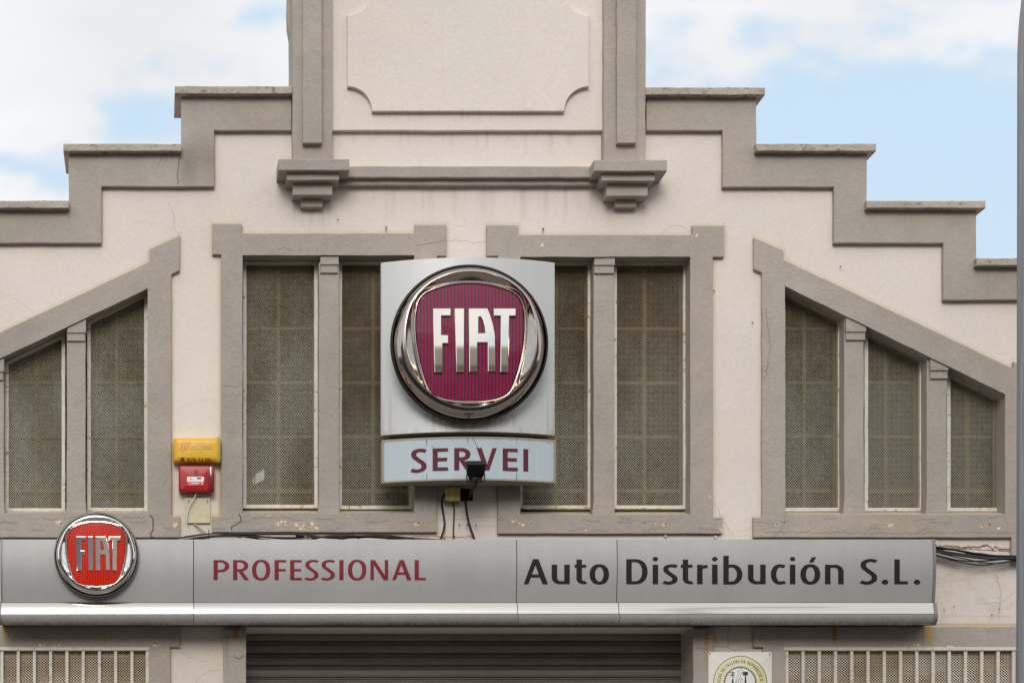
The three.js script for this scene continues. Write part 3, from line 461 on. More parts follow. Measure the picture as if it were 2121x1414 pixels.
function letterGeometry(strokes, a, b, on) {         // on(px, py, lift) -> a point of the sign's surface
  const pos = [], idx = [];
  strokes.forEach((s, k) => {
    const lift = 0.0016 + k * 0.0005;
    if (s.o) { const [x, y, rx, ry] = s.o, c = pos.length / 3; pos.push(...on(x, y, lift).toArray()); for (let i = 0; i <= 28; i++) { const t = i / 28 * 6.28319; pos.push(...on(x + rx * Math.cos(t), y + ry * Math.sin(t), lift).toArray()); if (i) idx.push(c, c + i + 1, c + i); } return; }
    let pts = s.r ?? s.d, cut = !!s.d;
    if (cut) pts = Array.from({ length: 13 }, (_, i) => [pts[0][0] + (pts[1][0] - pts[0][0]) * i / 12, pts[0][1] + (pts[1][1] - pts[0][1]) * i / 12]);
    else if (pts.length === 2) pts = Array.from({ length: 9 }, (_, i) => [pts[0][0] + (pts[1][0] - pts[0][0]) * i / 8, pts[0][1] + (pts[1][1] - pts[0][1]) * i / 8]);
    if (!cut) { const o = [pts[0]]; for (let i = 1; i < pts.length; i++) { const [x0, y0] = pts[i - 1], [x1, y1] = pts[i], n = Math.max(1, Math.ceil(Math.hypot(x1 - x0, y1 - y0) / 3)); for (let k = 1; k <= n; k++) o.push([x0 + (x1 - x0) * k / n, y0 + (y1 - y0) * k / n]); } pts = o; }
    pts = pts.filter((p, i) => !i || Math.hypot(p[0] - pts[i - 1][0], p[1] - pts[i - 1][1]) > 1e-3);
    const base = pos.length / 3;
    pts.forEach((p, i) => {
      let ox, oy; const q = pts[Math.max(0, i - 1)], r = pts[Math.min(pts.length - 1, i + 1)]; let tx = r[0] - q[0], ty = r[1] - q[1]; const closed = Math.hypot(pts[0][0] - pts[pts.length - 1][0], pts[0][1] - pts[pts.length - 1][1]) < 0.01;
      if (closed && (i === 0 || i === pts.length - 1)) { tx = pts[1][0] - pts[pts.length - 2][0]; ty = pts[1][1] - pts[pts.length - 2][1]; }
      if (cut) { ox = (s.w ?? a) * (ty > 0 ? -1 : 1); oy = 0; } else { const l = Math.hypot(tx, ty), nx = -ty / l, ny = tx / l, m = Math.sqrt(a * a * nx * nx + b * b * ny * ny); ox = a * a * nx / m; oy = b * b * ny / m; }
      pos.push(...on(p[0] + ox, p[1] + oy, lift).toArray(), ...on(p[0] - ox, p[1] - oy, lift).toArray());
      if (i) { const c = base + 2 * i; idx.push(c - 2, c - 1, c, c - 1, c + 1, c); }
    });
  });
  const g = new THREE.BufferGeometry(); g.setAttribute('position', new THREE.Float32BufferAttribute(pos, 3)); 
  for (let i = 0; i < idx.length; i += 3) { const [p, q, r] = [idx[i], idx[i + 1], idx[i + 2]]; if ((pos[3 * q] - pos[3 * p]) * (pos[3 * r + 1] - pos[3 * p + 1]) - (pos[3 * q + 1] - pos[3 * p + 1]) * (pos[3 * r] - pos[3 * p]) < 0) { idx[i + 1] = r; idx[i + 2] = q; } }
  g.setIndex(idx); g.computeVertexNormals(); return g;
}

// ---- the long aluminium fascia sign
const ft = (py) => clamp((py - 1117) / 130), fz = (py) => 0.268 + 0.023 * Math.sin(Math.PI * Math.pow(ft(py), 0.9)) - 0.012 * ft(py);
const fascia = thing('fascia_sign', 'long grey aluminium sign board with chrome strip above the roller shutter', 'sign', P(973, 1294, 0).toArray());
{
  const prism = (prof, xa, xb, m, name) => { const zm = prof[Math.floor(prof.length / 2)][1], x0 = px2x(xa, zm), x1 = px2x(xb, zm), s = shapeOf(prof.map(([py, z]) => [-z, px2y(py, z)])); const g = toCreasedNormals(new THREE.ExtrudeGeometry(s, { depth: x1 - x0, bevelEnabled: false }).rotateY(Math.PI / 2).translate(x0, 0, 0), 0.5); return part(fascia, name, boxUV(g, x0, x0 + 2.2, px2y(1290, 0.27), px2y(1290, 0.27) + 1.1), m); };
  const face = []; for (let i = 0; i <= 16; i++) { const py = 1117 + 130 * i / 16; face.push([py, fz(py)]); }
  const panel = face.concat([[1246, 0.2], [1119, 0.2]]);
  const strip = [[1248, 0.272], [1251, 0.279], [1256, 0.286], [1262, 0.293], [1268, 0.298], [1271, 0.299], [1272, 0.297], [1272, 0.25], [1250, 0.25]];
  const under = [[1272.5, 0.303], [1277, 0.302], [1283, 0.295], [1288, 0.283], [1292, 0.266], [1294.5, 0.245], [1294, 0.2], [1274, 0.2]];
  const grime = std({ map: (() => { const c = reliefCanvas(512, (u, v) => 0.86 + 0.06 * (fbm(u * 60, v * 5, 3, 151) - 0.5) - 0.18 * smooth(0.05, 0.0, v % 1) * smooth(0.45, 0.8, vnoise(u * 160, 1, 155))); return texture(c); })(), color: 0xb8b5b1, metalness: 0.15, roughness: 0.45 });
  const cuts = [4, 401, 1071, 1279.5, 1935];
  for (let i = 0; i < 4; i++) {
    prism(panel, cuts[i] + (i ? 0.8 : 0), cuts[i + 1] - 0.8, M.aluminium, 'panel');
    const sx = [2, 401.5, 1073, 1283, 1938];
    prism(strip, sx[i] + (i ? 0.7 : 0), sx[i + 1] - 0.7, M.polished, 'chrome_strip'); prism(under, sx[i] + (i ? 0.6 : 0), sx[i + 1] - 0.6, grime, 'lower_trim');
  }
  part(fascia, 'backing_box', box(5, 1120, 1934, 1290, 0.0, 0.215, 0.004), std({ color: 0x2a2827, roughness: 0.8 }));
  for (const [a, b] of [[1935, 1940.5], [0.5, 4]]) { prism(face.map(([y, z]) => [y - (y < 1120 ? 1 : 0), z + 0.006]).concat([[1248, 0.0], [1116, 0.0]]), a, b, M.capgrey, 'end_cap'); prism([[1247, 0.25], ...strip.slice(0, 6).map(([y, z]) => [y, z + 0.008]), ...under.slice(1, 6).map(([y, z]) => [y + 0.6, z + 0.008]), [1296, 0.0], [1249, 0.0]], a + (a > 100 ? 3 : -2), b + (a > 100 ? 4 : -2), M.capgrey, 'end_cap'); }
  const on = (px, py, lift) => P(px, py, fz(py) + lift);
  const put = (m, ch, L, R, T, B, a, b, x) => part(fascia, 'letter', letterGeometry(G[ch](L, R, T, B, a, b, x), a, b, on), m);
  const sx = (q) => 400 + q / 3.535, sy = (q) => 1080 + q / 3.535;
  for (const [ch, l, r] of [['P', 150, 265], ['R', 293, 410], ['O', 432, 566], ['F', 597, 683], ['E', 711, 797], ['S', 820, 920], ['S', 940, 1040], ['I', 1072, 1103], ['O', 1135, 1270], ['N', 1300, 1430], ['A', 1457, 1600], ['L', 1624, 1705]]) put(M.maroon, ch, sx(l), sx(r), sy(ch === 'O' || ch === 'S' ? 278 : 281), sy(ch === 'O' || ch === 'S' ? 431 : 428), 4.4, 2.35);
  const ax = (q) => 960 + q / 3.928, bx = (q) => 1420 + q / 3.0257, B = 1209.6, T = 1157.6, X = 1169;
  const K = M.black, a = 5.7, b = 3.1;
  put(K, 'A', ax(490), ax(691), T, B, a, b); put(K, 'u', ax(721), ax(868), X, B, a, b); put(K, 't', ax(907), ax(1002), X, B, a, b, 1158.5); put(K, 'o', ax(1030), ax(1188), X - 1, B + 0.8, a, b);
  put(K, 'D', ax(1328), ax(1502), T, B, a, b); put(K, 'i', ax(1543), ax(1588), X, B, a, b, 1157.3); put(K, 's', ax(1627), ax(1747), X - 1, B + 0.8, a * 0.95, b); put(K, 't', ax(1772), ax(1868), X, B, a, b, 1158.5); put(K, 'r', ax(1905), ax(1995), X, B, a, b); put(K, 'i', ax(2027), ax(2072), X, B, a, b, 1157.3);
  put(K, 'b', bx(240), bx(360), X - 0.5, B + 0.5, a, b, 1150.5); put(K, 'u', bx(395), bx(506), X, B, a, b); put(K, 'c', bx(538), bx(629), X - 1, B + 0.8, a, b); put(K, 'i', bx(658), bx(692), X, B, a, b, 1157.3);
  const oacc = [...G.o(bx(724), bx(848), X - 1, B + 0.8, a, b), ...G.acute(bx(777), bx(823), 1153.5, 1164.5, a, b)]; part(fascia, 'letter', letterGeometry(oacc, a, b, on), K);
  put(K, 'n', bx(878), bx(995), X, B, a, b); put(K, 'S', bx(1099), bx(1206), T - 1, B + 0.8, a, b * 1.05); put(K, 'dot', bx(1234), bx(1275), 1200, 1210.5, a, b); put(K, 'L', bx(1313), bx(1398), T + 0.5, B, a, b); put(K, 'dot', bx(1435), bx(1476), 1200, 1210.5, a, b);
}

// ---- square sign board with bowed face
function bowed(xa, xb, yTop, yBot, zEdge, zMid, zBack, seg = 28) {  // pixels: edges at zEdge, top and bottom read at the middle
  const x0 = px2x(xa, zEdge), x1 = px2x(xb, zEdge), y0 = px2y(yBot, zMid), y1 = px2y(yTop, zMid), pts = [];
  for (let i = 0; i <= seg; i++) { const t = i / seg, x = x0 + (x1 - x0) * t; pts.push([x, -(zEdge + (zMid - zEdge) * (1 - (2 * t - 1) ** 2))]); }
  pts.push([x1, -zBack], [x0, -zBack]);
  const g = new THREE.ExtrudeGeometry(shapeOf(pts), { depth: y1 - y0, bevelEnabled: false }).rotateX(-Math.PI / 2).translate(0, y0, 0);
  const at = (px) => { let z = zMid; for (let k = 0; k < 8; k++) { const t = clamp((px2x(px, z) - x0) / (x1 - x0)); z = zEdge + (zMid - zEdge) * (1 - (2 * t - 1) ** 2); } return z; };
  return { g: toCreasedNormals(g, 0.4), x0, x1, y0, y1, at };
}
const bigMap = (() => {
  const c = canvasOf(1024, 1024), x = c.getContext('2d'); x.fillStyle = 'rgb(196,197,196)'; x.fillRect(0, 0, 1024, 1024); x.scale(1024 / 360, 1024 / 362);
  for (let i = 0; i < 90; i++) { x.fillStyle = `rgba(${rnd() < 0.5 ? '205,208,210' : '180,182,183'},0.045)`; x.fillRect(rnd() * 360, 0, 1 + rnd() * 6, 362); }
  for (let i = 0; i < 120; i++) { const q = rnd() + rnd() - 1; streak(x, 182 + q * 100, 334 - 14 * q * q + 8 * rnd(), 350 + rnd() * 12, 2 + rnd() * 6, '128,108,82', 0.02 + rnd() * 0.06); }
  for (let i = 0; i < 40; i++) { const q = rnd() * 360; x.fillStyle = `rgba(150,126,96,${0.05 + rnd() * 0.12})`; x.fillRect(q, 348 + rnd() * 8, 1 + rnd() * 8, 14); }
  for (const q of [3, 18, 345, 356]) soft(x, q, 350, 5, 90, '140,118,92', 0.28);
  for (let i = 0; i < 30; i++) blob(x, rnd() * 360, rnd() * 362, 0.5 + rnd() * 0.6, 0.5 + rnd() * 0.9, 'rgba(96,88,80,0.6)', 7);
  return texture(c);
})();
const bigSign = thing('square_sign', 'big pale grey square sign board with bowed face fixed between two windows', 'sign', P(970, 897, 0).toArray());
const big = bowed(790, 1149.5, 533, 893.5, 0.2, 0.33, 0.13);
part(bigSign, 'face_panel', boxUV(big.g, big.x0, big.x1, big.y0, big.y1), std({ map: bigMap, roughness: 0.42, metalness: 0.15 }));
part(bigSign, 'backing_box', box(812, 548, 1130, 905, 0.02, 0.135, 0.004), std({ color: 0x57524c, roughness: 0.8 }));

// ---- the lower bowed sign
const lowMap = (() => {
  const c = canvasOf(2048, 540), x = c.getContext('2d'); x.fillStyle = 'rgb(178,189,195)'; x.fillRect(0, 0, 2048, 540); x.scale(2048 / 361, 540 / 94);
  for (let i = 0; i < 60; i++) { x.fillStyle = `rgba(${rnd() < 0.5 ? '190,206,214' : '164,180,190'},0.12)`; x.fillRect(rnd() * 361, 0, 1 + rnd() * 8, 94); }
  // bare rim where the foil has shrunk back from the edge
  x.fillStyle = 'rgb(152,142,126)'; x.beginPath(); x.moveTo(0, 0); x.lineTo(361, 0); for (let q = 361; q >= 0; q -= 3) x.lineTo(q, 4.6 + rnd() * 1.1); x.fill(); x.fillRect(0, 0, 4.6, 94); x.fillRect(356.4, 0, 5, 94); x.fillRect(0, 90.6, 361, 4);
  x.fillStyle = 'rgba(70,58,46,0.5)'; for (let i = 0; i < 60; i++) x.fillRect(rnd() * 361, 4 + rnd() * 1.6, 1 + rnd() * 5, 0.5); x.fillRect(4.4, 4.5, 0.5, 86); x.fillRect(356, 4.5, 0.5, 86);
  const k = 'rgba(62,52,44,0.9)';
  x.fillStyle = k; for (const [q, y0, y1, w] of [[90.2, 5, 21, 2.2], [173.8, 5, 20, 2.2], [276, 5, 19, 1.4], [275.6, 73, 90, 2], [90.4, 73, 90, 1.8]]) { x.beginPath(); x.moveTo(q - w / 2, y0 < 30 ? y0 : y1); x.lineTo(q + w / 2, y0 < 30 ? y0 : y1); x.lineTo(q + 0.2, y0 < 30 ? y1 : y0); x.fill(); }
  crack(x, [[184, 5], [190, 16], [199, 35], [205, 52]], k, 1.3, 0.6); crack(x, [[99, 16], [105, 22]], k, 0.8, 0.4); crack(x, [[104, 22], [104.5, 68]], k, 0.9, 0.3); crack(x, [[105, 68], [101, 74]], k, 0.8, 0.4); crack(x, [[302, 22], [306, 28]], k, 0.7, 0.4); crack(x, [[338, 6], [352, 10]], k, 1, 1); crack(x, [[260, 4], [264, 9]], k, 0.6, 1);
  x.fillStyle = 'rgb(120,110,98)'; for (const [q, y] of [[90, 3.5], [174, 2.6], [276, 3.5], [90.5, 91], [276, 90.4], [5, 6], [5, 90], [355, 90], [185, 2.6]]) { x.beginPath(); x.arc(q, y, 1.7, 0, 7); x.fill(); }
  return texture(c);
})();
const servei = thing('bowed_sign', 'pale blue bowed sign with cracked film hanging under the square board', 'sign', P(970, 1001, 0).toArray());
const low = bowed(791, 1152, 904, 994, 0.2, 0.32, 0.1);
part(servei, 'face_panel', boxUV(low.g, low.x0, low.x1, low.y0, low.y1), std({ map: lowMap, roughness: 0.5 }));
part(servei, 'backing_box', box(806, 900, 1136, 998, 0.02, 0.105, 0.004), std({ color: 0x57524c, roughness: 0.8 }));
{
  const on = (px, py, lift) => P(px, py, low.at(px) + lift), q = (v) => 760 + v / 5.05, r = (v) => 860 + v / 5.05;
  // letters rise and fall with the bow: their base line is level on the sign itself
  const lift = (px) => (low.at(px) - 0.32) / D * -(VY - 950);
  const on2 = (px, py, l) => on(px, py + lift(px) * 0.9, l);
  for (const [ch, L, R] of [['S', 462, 628], ['E', 690, 852], ['R', 916, 1095], ['V', 1150, 1367], ['E', 1424, 1582], ['I', 1640, 1692]]) part(servei, 'letter', letterGeometry(G[ch](q(L), q(R), r(ch === 'S' ? 336 : 340), r(ch === 'S' ? 590 : 575), 5.3, 3.6), 5.3, 3.6, on2), M.plum);
}

// ---- round badges: chrome bezel, ribbed shield, four raised letters
const SHIELD = (() => {
  const h = [[0, 0.742], [0.15, 0.735], [0.3, 0.708], [0.45, 0.664], [0.575, 0.603], [0.648, 0.5], [0.68, 0.34], [0.686, 0.18], [0.672, -0.01], [0.644, -0.18], [0.608, -0.328], [0.565, -0.47], [0.515, -0.59], [0.44, -0.668], [0.3, -0.715], [0.15, -0.735], [0, -0.739]];
  const all = h.concat(h.slice(1, -1).reverse().map(([x, y]) => [-x, y])), c = new THREE.CatmullRomCurve3(all.map(([x, y]) => new THREE.Vector3(x, y, 0)), true, 'catmullrom', 0.5).getPoints(720);
  const table = c.map((p) => [Math.atan2(p.y, p.x), Math.hypot(p.x, p.y)]).sort((a, b) => a[0] - b[0]);
  return (t) => { t = Math.atan2(Math.sin(t), Math.cos(t)); let lo = 0, hi = table.length - 1; while (hi - lo > 1) { const m = (lo + hi) >> 1; if (table[m][0] <= t) lo = m; else hi = m; } const [a, ra] = table[lo], [b, rb] = table[hi]; return b === a ? ra : ra + (rb - ra) * clamp((t - a) / (b - a)); };
})();
const ridge = (t) => { const k = [[-Math.PI / 2, 0.838], [-Math.PI / 4, 0.83], [0, 0.83], [Math.PI / 4, 0.905], [Math.PI / 2, 0.89], [3 * Math.PI / 4, 0.905], [Math.PI, 0.83], [5 * Math.PI / 4, 0.83], [3 * Math.PI / 2, 0.838]]; let a = Math.atan2(Math.sin(t), Math.cos(t)); if (a < -Math.PI / 2) a += 2 * Math.PI; for (let i = 0; i + 1 < k.length; i++) if (a <= k[i + 1][0] + 1e-9) { const f = (a - k[i][0]) / (k[i + 1][0] - k[i][0]), s = f * f * (3 - 2 * f); return k[i][1] + (k[i + 1][1] - k[i][1]) * s; } return 0.838; };
function ringStrip(ra, za, rb, zb, ease, n = 8, T = 320) {
  const pos = [], idx = [];
  for (let j = 0; j <= n; j++) { const s = j / n; for (let i = 0; i <= T; i++) { const t = i / T * 2 * Math.PI, r = ra(t) + (rb(t) - ra(t)) * s, z = za + (zb - za) * ease(s); pos.push(r * Math.cos(t), r * Math.sin(t), z); } }
  for (let j = 0; j < n; j++) for (let i = 0; i < T; i++) { const a = j * (T + 1) + i, b = a + 1, c = a + T + 1; idx.push(a, b, c, b, c + 1, c); }
  const g = new THREE.BufferGeometry(); g.setAttribute('position', new THREE.Float32BufferAttribute(pos, 3)); g.setIndex(idx); g.computeVertexNormals();
  const nn = g.attributes.normal; for (let j = 0; j <= n; j++) { const a = j * (T + 1), b = a + T; for (const f of ['X', 'Y', 'Z']) { const m = (nn['get' + f](a) + nn['get' + f](b)) / 2; nn['set' + f](a, m); nn['set' + f](b, m); } }
  return g;
}
const LETTERS = (() => {
  const n = (pts) => pts.map(([x, y]) => [(x - 600) / 790, (741 - y) / 790]);
  const A = [[583, 405], [775, 405], [800, 470], [825, 550], [843, 630], [853, 710], [857, 820], [857, 1045], [775, 1045], [773, 755], [675, 755], [675, 1048], [587, 1048]], Ah = [[670, 480], [712, 480], [735, 525], [752, 590], [760, 666], [668, 668]];
  return [[n([[220, 405], [407, 405], [405, 485], [312, 485], [312, 672], [382, 676], [382, 762], [324, 764], [322, 1053], [238, 1053]])], [n([[440, 405], [543, 405], [540, 1050], [458, 1050]])], [n(A), n(Ah)], [n([[835, 405], [1062, 405], [1062, 486], [997, 487], [980, 1050], [900, 1050], [905, 487], [838, 486]])]];
})();
function badge(name, label, px, py, z, R, tilt, chrome, shieldMat, letterMat) {
  const c = P(px, py, z), o = thing(name, label, 'badge', c.toArray()), one = () => 1;
  const fin = (g) => { g.scale(R, R, R); g.rotateX(tilt); g.translate(c.x, c.y, c.z); return g; };
  const mergeN = (l) => mergeGeometries(l.map((g) => { g = g.index ? g.toNonIndexed() : g; g.deleteAttribute('uv'); return g; }));
  part(o, 'casing', fin(mergeN([ringStrip(() => 0.985, -0.16, () => 1.012, 0.0, (s) => s, 2), ringStrip(() => 1.012, 0.0, () => 0.985, 0.028, (s) => Math.sin(s * Math.PI / 2), 4), new THREE.CircleGeometry(0.985, 64).translate(0, 0, -0.15)])), chrome.casing);
  const bez = part(o, 'bezel', fin(mergeN([ringStrip(() => 0.982, 0.0, ridge, 0.145, (s) => Math.sin(s * Math.PI / 2) ** 0.9, 14), ringStrip(ridge, 0.145, (t) => SHIELD(t) + 0.036, 0.05, (s) => s ** 0.85, 12)])), chrome.bezel);
  part(o, 'rim', fin(mergeN([(() => { const g = ringStrip((t) => SHIELD(t) + 0.046, 0.05, (t) => SHIELD(t) - 0.005, 0.05, () => 0, 10), p = g.attributes.position; for (let j = 0; j <= 10; j++) for (let i = 0; i <= 320; i++) { const k = j * 321 + i; p.setZ(k, 0.03 + 0.052 * Math.sin(j / 10 * Math.PI)); } g.computeVertexNormals(); return g; })()])), chrome.rim);
  { // shield face: gently domed
    const g = ringStrip((t) => SHIELD(t), 0.06, () => 0.0005, 0.092, (s) => 1 - (1 - s) ** 2, 18), p = g.attributes.position, uv = new Float32Array(p.count * 2); for (let i = 0; i < p.count; i++) { uv[2 * i] = (p.getX(i) + 1) / 2; uv[2 * i + 1] = (p.getY(i) + 1) / 2; } g.setAttribute('uv', new THREE.BufferAttribute(uv, 2));
    part(o, 'shield', fin(g), shieldMat);
  }
  for (const [s, h] of LETTERS) { const sh = shapeOf(s); if (h) sh.holes.push(shapeOf(h)); const g = new THREE.ExtrudeGeometry(sh, { depth: 0.036, bevelEnabled: true, bevelThickness: 0.011, bevelSize: 0.011, bevelOffset: -0.011, bevelSegments: 3 }).translate(0, 0, 0.065); part(o, 'letter', fin(g), letterMat); }
  return o;
}
function ribbed(bg, line, n, w) { const c = canvasOf(1024, 1024), x = c.getContext('2d'); x.fillStyle = bg; x.fillRect(0, 0, 1024, 1024); x.fillStyle = line; for (let i = 0; i < n; i++) x.fillRect((i + 0.5) / n * 1024 - w / 2, 0, w, 1024); for (let i = 0; i < 50; i++) { x.fillStyle = `rgba(255,120,140,${0.02 + rnd() * 0.03})`; x.fillRect(rnd() * 1024, rnd() * 900, 1, 20 + rnd() * 200); } return texture(c); }
const tarn = (() => { const c = reliefCanvas(512, (u, v) => 0.2 + 0.5 * fbm(u * 16, v * 16, 4, 161, 16)); const t = texture(c, false); return t; })();
const agedA = std({ color: 0xb4aca2, metalness: 1, roughness: 0.11 }), agedB = std({ color: 0xdad1c6, metalness: 1, roughness: 0.025 });
badge('round_badge', 'large round badge with bronzed bezel and dark crimson shield on the square board', 972.5, 711.5, big.at(972) + 0.075, 162 / S * (D - 0.4) / D, 0, { casing: std({ color: 0x3a332d, metalness: 0.6, roughness: 0.45 }), bezel: agedA, rim: agedB },
  new THREE.MeshPhysicalMaterial({ map: ribbed('rgb(128,0,58)', 'rgb(40,2,40)', 46, 5), roughness: 0.5, specularIntensity: 0.4, clearcoat: 0.5, clearcoatRoughness: 0.02 }), agedB);
const chromeA = std({ color: 0xe9e8e4, metalness: 1, roughness: 0.07 });
badge('round_badge', 'smaller round chrome badge with bright red shield at left end of the long sign', 199.5, 1148.5, fz(1150) + 0.042, 87 / S * (D - 0.36) / D, 0.025, { casing: std({ color: 0xa8a6a2, metalness: 1, roughness: 0.25 }), bezel: chromeA, rim: chromeA },
  new THREE.MeshPhysicalMaterial({ map: ribbed('rgb(218,34,4)', 'rgb(78,6,2)', 52, 4.4), roughness: 0.4, specularIntensity: 0.4, clearcoat: 0.65, clearcoatRoughness: 0.02 }), chromeA);

// ---------------------------------------------------------------- small things on the wall
{ // floodlight on its pipe
  const f = thing('floodlight', 'small black floodlight on a rusty pipe arm in front of the lower bowed sign', 'floodlight', P(975, 1026, 0).toArray());
  const rust = std({ color: 0x4c3524, roughness: 0.85, metalness: 0.2 }), zc = 0.5, c = P(986, 977, zc), bm = std({ color: 0x0c0c0d, roughness: 0.45 });
  part(f, 'arm', tube([P(972, 1030, -0.02), P(977, 1018, 0.15), P(983, 1006, 0.32), P(988, 998, 0.44)], 0.012, 20, 10), rust);
  part(f, 'arm_joint', tube([P(981, 1010, 0.27), P(984.5, 1004, 0.35)], 0.016, 4, 10), rust);
  const tiltM = (g) => { g.rotateX(0.5); g.translate(c.x, c.y, c.z); return g; }, w = 36 / S, h = 0.105;
  { const s = shapeOf([[-w / 2, h / 2], [w / 2, h / 2], [w / 2 - 0.003, -0.01], [w / 2 - 0.022, -h / 2], [-w / 2 + 0.022, -h / 2], [-w / 2 + 0.003, -0.01]]); part(f, 'housing', tiltM(new THREE.ExtrudeGeometry(s, { depth: 0.03, bevelEnabled: true, bevelSize: 0.003, bevelThickness: 0.004, bevelSegments: 2 }).translate(0, 0, -0.02)), bm); }
  part(f, 'lamp_rim', tiltM(new RoundedBoxGeometry(w + 0.01, 0.018, 0.075, 2, 0.004).translate(0, h / 2, -0.02)), bm);
  for (let i = 0; i < 11; i++) part(f, 'cooling_fin', tiltM(new THREE.BoxGeometry(0.0035, h * 0.62, 0.014).translate((i - 5) * 0.0085, -0.002, 0.022)), bm);
  part(f, 'rating_label', tiltM(new THREE.BoxGeometry(0.042, 0.011, 0.001).translate(0, -h / 2 + 0.014, 0.0165)), std({ color: 0x9a968c, roughness: 0.7 }));
  for (const s of [-1, 1]) part(f, 'bracket', tube([P(986 + s * 18, 981, zc), P(986 + s * 18.5, 990, zc - 0.01), P(986 + s * 14, 997, zc - 0.02), P(986, 998.5, zc - 0.04)], 0.0045, 16, 6), std({ color: 0x2a2724, roughness: 0.5, metalness: 0.5 }));
  part(f, 'lamp_cable', tube([P(988, 989, zc - 0.0), P(996, 992, zc + 0.02), P(997, 998, zc), P(990, 999, zc - 0.02), P(984, 1001, zc - 0.05)], 0.0035, 24, 6), M.rubber);
}
{ // junction box and the hole beside it
  const j = thing('junction_box', 'square mustard yellow junction box below the bowed sign', 'junction box', P(939, 1040, 0).toArray());
  const my = std({ map: (() => { const t = texture((() => { const c = canvasOf(128, 128), x = c.getContext('2d'), im = x.createImageData(128, 128); for (let q = 0; q < 128; q++) for (let i = 0; i < 128; i++) { const k = fbm(i / 20, q / 20, 4, 171), o = (q * 128 + i) * 4; im.data[o] = 178 + 40 * k; im.data[o + 1] = 152 + 44 * k; im.data[o + 2] = 62 + 70 * k; im.data[o + 3] = 255; } x.putImageData(im, 0, 0); return c; })()); return t; })(), roughness: 0.6 });
  const a = P(923.5, 1040, 0.09), b = P(954, 1008, 0.09); part(j, 'lid', boxUV(box(923.5, 1008, 954, 1036.5, 0.05, 0.09, 0.01), a.x, b.x, a.y, b.y), my); part(j, 'base', boxUV(box(924.5, 1011, 953.5, 1039.5, -0.01, 0.055, 0.006), a.x, b.x, a.y, b.y), std({ color: 0x8d7b4a, roughness: 0.7 }));
  for (const [x, y] of [[927.5, 1010.5], [951, 1010.5], [927.5, 1033.5], [951.5, 1033.5]]) { const p = P(x, y, 0.091); part(j, 'screw', new THREE.CylinderGeometry(0.006, 0.006, 0.004, 12).rotateX(Math.PI / 2).translate(p.x, p.y, p.z), M.screw); }
  const hole = part(garage, 'socket_recess', box(955, 1012, 980, 1037, -0.005, 0.004, 0.001), std({ color: 0x15110d, roughness: 0.95 }));
}
const cableUp = (name, label, pts, r, m = M.rubber, group) => { const o = thing(name, label, 'cable', pts[Math.floor(pts.length / 2)].toArray(), group); part(o, 'strand', tube(pts, r, 60, 7), m); return o; };
cableUp('hanging_cable', 'thick black cable looping down from left side of the yellow junction box', [P(923, 1022, 0.05), P(917, 1030, 0.05), P(916, 1045, 0.03), P(919, 1065, 0.02), P(921.5, 1085, 0.03), P(918, 1103, 0.06), P(912, 1119, 0.12)], 0.0075);
cableUp('hanging_cable', 'thin black cable dropping straight from bottom of the yellow junction box', [P(938, 1038, 0.04), P(941, 1052, 0.02), P(940.5, 1080, 0.015), P(939.5, 1100, 0.03), P(941.5, 1119, 0.1)], 0.005);
cableUp('hanging_cable', 'black cable slanting down from the dark recess behind the floodlight', [P(964, 1018, 0.005), P(965, 1040, 0.03), P(968, 1065, 0.02), P(974, 1090, 0.03), P(984, 1119, 0.1)], 0.008);
